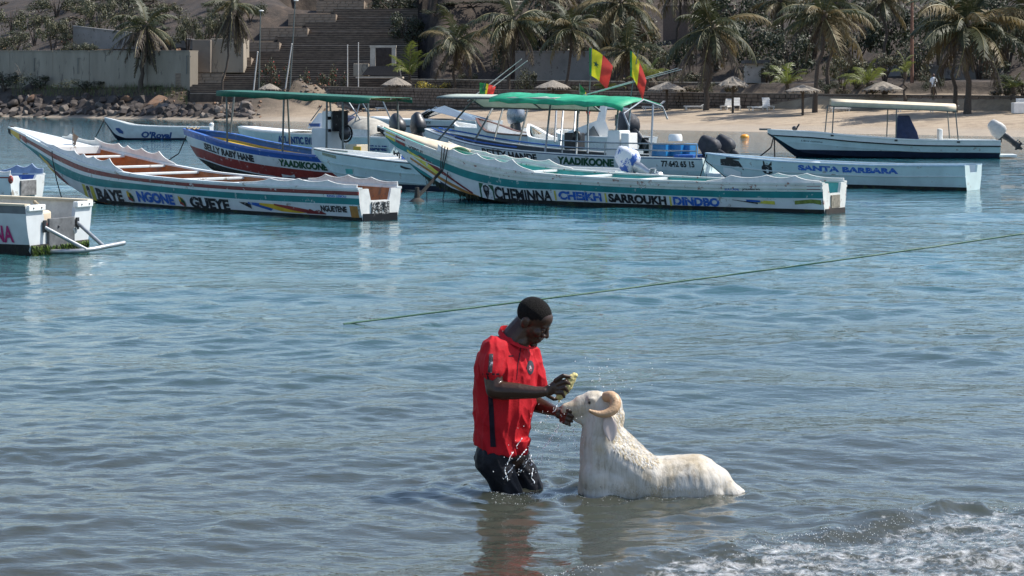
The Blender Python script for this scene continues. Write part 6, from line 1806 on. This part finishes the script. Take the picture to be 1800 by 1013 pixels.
# stand collar
cr = []
for k, (hh, gr) in enumerate(((0, 1.0), (.035, 1.0), (.042, 1.02), (.040, 1.10), (.0, 1.16))):
    rg_ = []
    for j in range(26):
        a = 2 * math.pi * j / 26
        base = mp(903, 598, -.0)
        front = math.cos(a)
        p = base + Vector((.02, -.01, 0)) + FW * (.108 * gr * math.cos(a)) + RT * (.103 * gr * math.sin(a)) + Vector((.15 * hh, 0, -.052 * front + .004 + hh * (.55 - .25 * front)))
        rg_.append(p)
    cr.append(rg_)
MB().loft(cr, cap=False).build('collar', shirt_m, man, smooth=70)
sh.data.update()
def bvh_of(o):
    return BVHTree.FromPolygons([v.co.copy() for v in o.data.vertices], [tuple(p.vertices) for p in o.data.polygons])
SHB = bvh_of(sh)
def decal(name, rows, mat, off=.004, bvh=None, parent=None, n=10, D=D_M, O=None):
    """cloth trim sewn on the shirt: rows of (py, px left, px right), laid on the surface below"""
    O = mO if O is None else O
    mb = MB(); R_ = []
    for (y0, a0, b0), (y1, a1, b1) in zip(rows[:-1], rows[1:]):
        for k in range(n):
            t = k / n; R_.append((y0 + (y1 - y0) * t, a0 + (a1 - a0) * t, b0 + (b1 - b0) * t))
    R_.append(rows[-1])
    grid = []
    for y, a, b in R_:
        line = []
        for j in range(5):
            px = a + (b - a) * j / 4
            o = at(px, y, D - .9) - O; dr = (at(px, y, D + .9) - O - o).normalized()
            h = (bvh or SHB).ray_cast(o, dr)
            line.append(None if h[0] is None else h[0] - dr * off)
        grid.append(line)
    for r0, r1 in zip(grid[:-1], grid[1:]):
        for j in range(4):
            q = [r0[j], r0[j + 1], r1[j + 1], r1[j]]
            if all(v is not None for v in q) and max((q[0] - q[2]).length, (q[1] - q[3]).length) < .12: mb.add(q, [(0, 1, 2, 3)])
    return mb.build(name, mat, parent or man, smooth=80)
decal('side_stripe', [(660, 856, 858), (684, 857, 865), (720, 859, 868), (760, 861, 870), (786, 862, 872)], navy_tr)
decal('shoulder_stripe', [(581.5, 868, 882), (586, 861, 882), (591, 859, 868)], navy_tr, n=4)
decal('sleeve_patch', [(622, 860, 867), (640, 859, 866.5), (655, 857, 865)], M('black_patch', (.012, .011, .016), .5, .3, 20, wear=(.35, .35, .38), wear_amt=.22, wear_scale=30), .005)
decal('sleeve_hem', [(656.5, 848, 886), (659.5, 848, 886)], navy_tr, n=3)
el_ = lambda r, cy, cx, ky: [(cy + r * ky * math.sin(t), cx - r * math.cos(t) - .01, cx + r * math.cos(t) + .01) for t in np.linspace(-math.pi / 2, math.pi / 2, 11)]
decal('chest_badge', el_(6.2, 646, 932.5, 2.0), M('badge_black', (.015, .013, .02), .5), .005, n=2)
decal('badge_emblem', el_(3.2, 648, 932.5, 1.6), M('badge_emblem', (.16, .05, .07), .6, .4, 60, wear=(.5, .48, .5), wear_amt=.3, wear_scale=50), .008, n=2)
decal('placket', [(607, 915.5, 917.5), (640, 910, 911.2), (668, 908, 908.9)], navy_tr, .003)
decal('pocket_seam', [(625, 894, 903), (626.6, 894, 903)], navy_tr, .003, n=3)
# shorts
pt_ = blob('shorts', [('loft', [ring(882, 772, .160, .130), ring(881, 788, .172, .142), ring(879, 804, .182, .160)]), ('ell', mp(860, 802, .02), (.10, .14, .095)),
                      ('chain', [mp(867, 808, -.075), mp(880, 835, -.09), mp(895, 868, -.10), mp(897, 900, -.09)], [.125, .105, .090, .088]),
                      ('chain', [mp(902, 808, .07), mp(920, 835, .065), mp(935, 868, .06), mp(935, 900, .07)], [.120, .100, .086, .084])], .008, 5, man, dark_cl)
folds(pt_, .009, lambda x, y, z: (1 - abs(mnoise.noise((x * 12 + z * 6, y * 12, z * 7))) * 2.2) * .8 - .4)
# sponge of pale netting in the near hand
sp_o = mp(995, 680, -.30)
sp = blob('sponge', [('cap', mp(1006, 664, -.29) - sp_o, .026, mp(996, 680, -.295) - sp_o, .036), ('cap', mp(996, 680, -.295) - sp_o, .036, mp(984, 697, -.285) - sp_o, .024), ('cap', mp(984, 697, -.285) - sp_o, .018, mp(982, 707, -.285) - sp_o, .006), ('ell', mp(1010, 660, -.29) - sp_o, (.02, .02, .018))], .006, 2, None, M('pale_yellow_net', (.62, .53, .22), .7, .3, 30, .8, 60))
sp.location = mO + sp_o
folds(sp, .006, lambda x, y, z: mnoise.noise((x * 60, y * 60, z * 60)) + .6 * mnoise.noise((x * 130, y * 130, z * 130)))
tag(sp, 'pale yellow netting sponge held in the raised hand', 'sponge')

# ---------------------------------------------------------------- ram
rO = Vector((0.9, D_R, 0))
def rp(px, py, Y=0.0): return at(px, py, D_R + Y) - rO
def coat_material():
    m = bpy.data.materials.new('wet_white_coat')
    m.use_nodes = True
    nt = m.node_tree; N = nt.nodes; Lk = nt.links.new
    p = N['Principled BSDF']; tc = N.new('ShaderNodeTexCoord')
    def nz(sc, stretch, det=4, rg_=.6):
        mpn = N.new('ShaderNodeMapping'); mpn.inputs['Scale'].default_value = stretch; mpn.inputs['Rotation'].default_value = (0, .45, 0)
        Lk(tc.outputs['Object'], mpn.inputs[0])
        n = N.new('ShaderNodeTexNoise'); n.inputs['Scale'].default_value = sc; n.inputs['Detail'].default_value = det; n.inputs['Roughness'].default_value = rg_; n.inputs['Distortion'].default_value = .5
        Lk(mpn.outputs[0], n.inputs['Vector']); return n.outputs[0]
    def ramp(src, a, b, ca, cb):
        r = N.new('ShaderNodeValToRGB'); r.color_ramp.elements[0].position = a; r.color_ramp.elements[1].position = b
        r.color_ramp.elements[0].color = (*ca, 1); r.color_ramp.elements[1].color = (*cb, 1); Lk(src, r.inputs[0]); return r.outputs[0]
    def mix(kind, f, x, y):
        q = N.new('ShaderNodeMix'); q.data_type = 'RGBA'; q.blend_type = kind
        if isinstance(f, float): q.inputs[0].default_value = f
        else: Lk(f, q.inputs[0])
        Lk(x, q.inputs[6]); Lk(y, q.inputs[7]); return q.outputs[2]
    base = ramp(nz(4.5, (1, 1, 1)), .42, .72, (.53, .505, .46), (.44, .365, .25))
    locks = nz(34, (1.0, 1.0, .16), 5, .7)
    streak = ramp(locks, .34, .56, (.50, .46, .41), (1, 1, 1))
    where = ramp(nz(5, (1, 1, 1.4)), .38, .62, (0, 0, 0), (.9, .9, .9))
    Lk(mix('MULTIPLY', where, base, streak), p.inputs['Base Color'])
    p.inputs['Roughness'].default_value = .55; p.inputs['Specular IOR Level'].default_value = .3
    bp = N.new('ShaderNodeBump'); bp.inputs['Strength'].default_value = .55; bp.inputs['Distance'].default_value = .012
    Lk(locks, bp.inputs['Height']); Lk(bp.outputs[0], p.inputs['Normal'])
    return m
fl_m1 = coat_material()
fl_m2 = M('cream_fleece_lock', (.50, .40, .24), .7, .3, 8); fl_m3 = M('white_fleece_lock', (.58, .56, .52), .5, .15, 8); fl_m4 = M('grey_fleece_lock', (.26, .235, .20), .6, .3, 8)
ram = empty('ram', rO)
tag(ram, 'white ram with curled tan horns standing belly deep in the sea, head lifted', 'ram')
rb_ = blob('body', [('cap', rp(1092, 853), .174, rp(1222, 848), .184), ('ell', rp(1243, 852), (.13, .16, .152)), ('cap', rp(1254, 852), .128, rp(1286, 872), .078), ('chain', [rp(1276, 858, -.0), rp(1299, 868), rp(1317, 880)], [.065, .044, .026]),
                    ('cap', rp(1062, 866), .178, rp(1064, 806), .158), ('chain', [rp(1063, 812), rp(1060, 775), rp(1059, 742)], [.165, .152, .128]), ('cap', rp(1078, 782), .128, rp(1118, 828), .150), ('ell', rp(1052, 838, -.03), (.13, .15, .16)), ('cap', rp(1076, 802, -.045), .135, rp(1140, 846, -.03), .165), ('cap', rp(1076, 802, .045), .135, rp(1140, 846, .03), .165), ('ell', rp(1085, 845, 0), (.18, .185, .17)),
                    ('ell', rp(1060, 716), (.115, .080, .092)), ('cap', rp(1044, 713), .080, rp(1008, 719), .056), ('cap', rp(1008, 719), .056, rp(996, 720), .044), ('ell', rp(1026, 706), (.082, .052, .047), (0, R(-14), 0)), ('ell', rp(1046, 699), (.088, .064, .046)),
                    ('chain', [rp(1058, 742), rp(1030, 737), rp(1006, 731)], [.075, .050, .026]), ('ell', rp(1082, 732), (.058, .068, .095)), ('ell', rp(1078, 712, 0), (.062, .062, .075)),
                    ('ell', rp(1040, 702, -.068), (.030, .014, .016)), ('ell', rp(1040, 702, .068), (.030, .014, .016)), ('ell', rp(991, 714, -.02), (.018, .014, .013)), ('ell', rp(991, 714, .02), (.018, .014, .013))]
           + [('chain', [rp(bx, 868, sy), rp(bx - 3, 930, sy), rp(bx + k1, 985, sy), rp(bx, 1022, sy)], [.075, .045, .030, .034]) for bx, sy, k1 in ((1050, -.09, 2), (1054, .09, 2), (1252, -.09, 10), (1256, .09, 10))], .0075, 26, ram, fl_m1)
folds(rb_, .0022, lambda x, y, z: mnoise.noise((x * 26, y * 18, z * 7)) + .5 * mnoise.noise((x * 60, y * 40, z * 16)))
horn = M('tan_ridged_horn', (.44, .285, .165), .4, .25, 6, .4, 26, wear=(.18, .095, .045), wear_amt=.10, wear_scale=12, stretch=(1, 1, 1))
for sd in (-1, 1):
    ctrl = [rp(1064, 698, sd * .050), rp(1074, 697, sd * .080), rp(1081, 703, sd * .108), rp(1081.5, 713, sd * .130), rp(1076, 722, sd * .148), rp(1066, 727, sd * .160), rp(1054, 728, sd * .168), rp(1043, 725, sd * .172), rp(1034, 721, sd * .172)]
    rad = [.034, .0355, .036, .035, .032, .027, .021, .015, .007]
    pts, rs = [], []
    for i in range(len(ctrl) - 1):
        for k in range(6):
            t = k / 6
            p0, p1, p2, p3 = ctrl[max(i - 1, 0)], ctrl[i], ctrl[i + 1], ctrl[min(i + 2, len(ctrl) - 1)]
            pts.append(.5 * ((2 * p1) + (-p0 + p2) * t + (2 * p0 - 5 * p1 + 4 * p2 - p3) * t * t + (-p0 + 3 * p1 - 3 * p2 + p3) * t ** 3))
            rs.append((rad[i] + (rad[i + 1] - rad[i]) * t) * (1 + .02 * math.sin((i * 6 + k) * 2.1)))
    MB().tube(pts, rs, 14).build('horn', horn, ram, smooth=70)
    # hanging ear
    er = []
    for k in range(9):
        t = k / 8
        c = rp(1069 + 9 * t - 4 * t * t, 731 + 44 * t, sd * (.122 + .034 * t))
        w = .043 * math.sin(math.pi * (.10 + .86 * t)) ** .8 + .002
        er.append([c + Vector((w * math.cos(a), sd * (.010 * math.sin(a) + .012 * math.cos(a) ** 2), 0)) for a in np.linspace(0, 2 * math.pi, 13)[:-1]])
    MB().loft(er).build('ear', M('pinkish_white_ear', (.52, .44, .40), .6, .12, 8), ram, smooth=80)
    MB().ball(rp(1036, 708, sd * .071), .0085, 0, 12, 8).build('eye', M('dark_eye', (.012, .009, .007), .12), ram, smooth=180)
    MB().ball(rp(988, 717, sd * .020), (.008, .006, .006)).build('nostril', M('pink_nostril', (.20, .085, .075), .5), ram, smooth=180)
MB().tube([rp(989, 726, -.026), rp(1001, 727.5, -.040), rp(1014, 726, -.047)], [.003, .0035, .002], 6).build('mouth_line', M('pink_nostril', (.20, .085, .075), .5), ram)
# wet locks combed down the flank and withers
rng = random.Random(3)
fl = MB()
polys = rb_.data.polygons; vts = rb_.data.vertices
cand = [p for p in polys if p.center.z > -.02 and p.center.x > rp(1050, 0).x]
cdx = rp(1060, 800).x
xa, xb = rp(1072, 0).x, rp(1150, 0).x
for _ in range(60000):
    p = rng.choice(cand); c = p.center; n = p.normal
    mane = xa < c.x < xb and .20 < c.z < .56 and (n.x > .25 or n.z > .45)
    low = c.z < .10 and c.x > cdx - .03 and n.y < -.2
    if not mane and not low: continue
    if low and rng.random() < .80: continue
    if mane and rng.random() < .62: continue
    dn = Vector((.30 + rng.uniform(-.3, .3), rng.uniform(-.3, .3), -1))
    dn = (dn - n * dn.dot(n))
    if dn.length < .05: continue
    dn.normalize(); sdv = n.cross(dn)
    l = rng.uniform(.022, .048) if mane else rng.uniform(.014, .032)
    w = rng.uniform(.0016, .0034) if mane else rng.uniform(.0010, .002)
    up = rng.uniform(.002, .007) if mane else .002
    b = c - n * .002
    fl.add([b - sdv * w, b + sdv * w, b + dn * l * .6 + n * up + sdv * w * .8, b + dn * l * .6 + n * up - sdv * w * .8, b + dn * l + n * up * .6], [(0, 1, 2, 3), (3, 2, 4)], rng.choices((0, 1, 2), (6, 4, 1) if mane else (6, 1, 2))[0])
tag(fl.build('fleece', [fl_m3, fl_m2, fl_m4], ram), kind='stuff')

# ---------------------------------------------------------------- spray and dripping water
def glint_white_water():
    m = bpy.data.materials.new('water_drop')
    m.use_nodes = True
    p = m.node_tree.nodes['Principled BSDF']
    p.inputs['Base Color'].default_value = (.93, .96, .97, 1); p.inputs['Roughness'].default_value = .03; p.inputs['IOR'].default_value = 1.333
    p.inputs['Transmission Weight'].default_value = .15  # nearly opaque, so the white colour stands in for highlights on the water
    n = m.node_tree.nodes.new('ShaderNodeTexNoise'); n.inputs['Scale'].default_value = 40
    b = m.node_tree.nodes.new('ShaderNodeBump'); b.inputs['Strength'].default_value = .2
    m.node_tree.links.new(n.outputs[0], b.inputs['Height']); m.node_tree.links.new(b.outputs[0], p.inputs['Normal'])
    return m
drop_m = glint_white_water()
foam_m = M('foam_bubble', (.74, .75, .74), .25, .08, 30)
def drops(name, label, spots, mat, parent=None):
    mb = MB()
    for p, r in spots:
        mb.add([p + Vector(v) * r for v in ((1, 0, 0), (-1, 0, 0), (0, 1, 0), (0, -1, 0), (0, 0, 1.15), (0, 0, -1.15), (.62, .62, .45), (-.62, -.62, -.45))],
               [(0, 2, 4), (2, 1, 4), (1, 3, 4), (3, 0, 4), (2, 0, 5), (1, 2, 5), (3, 1, 5), (0, 3, 5)])
    o = mb.build(name, mat, parent, smooth=180)
    return tag(o, label, 'spray', kind='stuff')
rg3 = random.Random(9)
strands = [[(988, 742), (975, 760), (955, 790), (938, 812), (930, 822)], [(986, 744), (968, 775), (955, 800), (948, 822)], [(1006, 748), (1010, 765), (1014, 790), (1016, 815)], [(996, 746), (985, 770), (978, 800)],
           [(985, 705), (974, 722), (955, 740), (940, 752)], [(935, 800), (920, 822), (905, 850)], [(925, 790), (905, 815), (893, 832), (885, 850)], [(930, 800), (938, 815), (935, 840), (945, 860)], [(918, 770), (898, 800), (888, 826), (896, 856)]]
ws = MB(); sd_ = []
for q in strands:
    pts = []
    for (a, b), (c, d_) in zip(q[:-1], q[1:]):
        for k in range(6):
            t = k / 6; pts.append(at(a + (c - a) * t + rg3.uniform(-1.2, 1.2), b + (d_ - b) * t, D_M - .24 + rg3.uniform(-.02, .02) + (0 if q[0][0] < 940 else .1)))
    # broken thread: short beads rather than one rod
    for k in range(0, len(pts) - 2):
        if rg3.random() < .62: ws.tube(pts[k:k + 2], [rg3.uniform(.0018, .0044), rg3.uniform(.0014, .0034)], 5)
        if rg3.random() < (.25 if q[0][0] < 940 else .55): sd_.append((pts[k] + Vector((rg3.uniform(-.02, .02), 0, rg3.uniform(-.02, .02))), rg3.uniform(.0018, .0042)))
tag(ws.build('dripping_water', drop_m, None, smooth=180), 'thin threads of water running off the hands and shorts', 'water', kind='stuff')
for _ in range(150): sd_.append((at(rg3.gauss(985, 26), rg3.gauss(775, 40), D_M - .2 + rg3.uniform(-.1, .15)), rg3.uniform(.0014, .0036)))
for _ in range(60): sd_.append((at(rg3.gauss(1060, 40), rg3.gauss(665, 16), D_M - .2 + rg3.uniform(-.2, .3)), rg3.uniform(.0016, .0042)))
for _ in range(14): sd_.append((at(rg3.gauss(905, 22), rg3.gauss(825, 22), D_M - .26), rg3.uniform(.0016, .004)))
drops('water_drops', 'flying drops of water between the man and the ram', sd_, drop_m)
# froth where the legs and the fleece break the surface
fr_ = []
for _ in range(380):
    px = rg3.choice([rg3.uniform(862, 1012), rg3.uniform(868, 960), rg3.uniform(1005, 1310)])
    d = D_M - .16 - abs(rg3.gauss(0, .10)) if px < 1000 else D_R - .17 - abs(rg3.gauss(0, .05))
    p = Vector(((px - 900) / FOC * d, d, 0)); p.z = 0
    fr_.append((p, rg3.uniform(.0008, .0028)))
WF = np.stack([WX.ravel(), WY.ravel()], 1)
def settle(spots, lift=0.0):
    sel = (WF[:, 1] < 14.5) & (np.abs(WF[:, 0]) < 4.2)
    P, Zs = WF[sel], WZ.ravel()[sel]
    out = []
    for p, r in spots:
        i = np.argmin((P[:, 0] - p.x) ** 2 + (P[:, 1] - p.y) ** 2)
        out.append((Vector((p.x, p.y, float(Zs[i]) + r * .4 + p.z)), r))
    return out
drops('froth', 'fine froth on the water around the legs and the ram', settle(fr_), foam_m)
sf = []
lx = [-.9, .1, .55, .95, 1.35, 1.75, 2.25, 2.65, 3.1, 5.0]; ly = [9.4, 10.05, 10.38, 10.75, 11.05, 11.22, 11.45, 12.0, 11.95, 12.6]
for _ in range(2600):
    x = rg3.uniform(.15, 3.4); L_ = float(np.interp(x, lx, ly))
    q = rg3.choice([abs(rg3.gauss(0, .18)), rg3.uniform(0, 1.6), rg3.uniform(0, 1.2)]) - .06
    y = L_ - q
    if y < 9.3: continue
    clump = mnoise.noise((x * 2.6, y * 2.6, .5)) + .5 * mnoise.noise((x * 7, y * 7, 1.5))
    if clump < rg3.uniform(-.35, .25): continue
    z = 0.0 if rg3.random() < .82 else abs(rg3.gauss(0, .03)) * min(x, 1.6)
    sf.append((Vector((x, y, z)), rg3.uniform(.0010, .0036) * (1.0 if z == 0 else .8)))
drops('surf_spray', 'sparkling foam and spray of the small breaking wave at the lower right', settle(sf), foam_m)
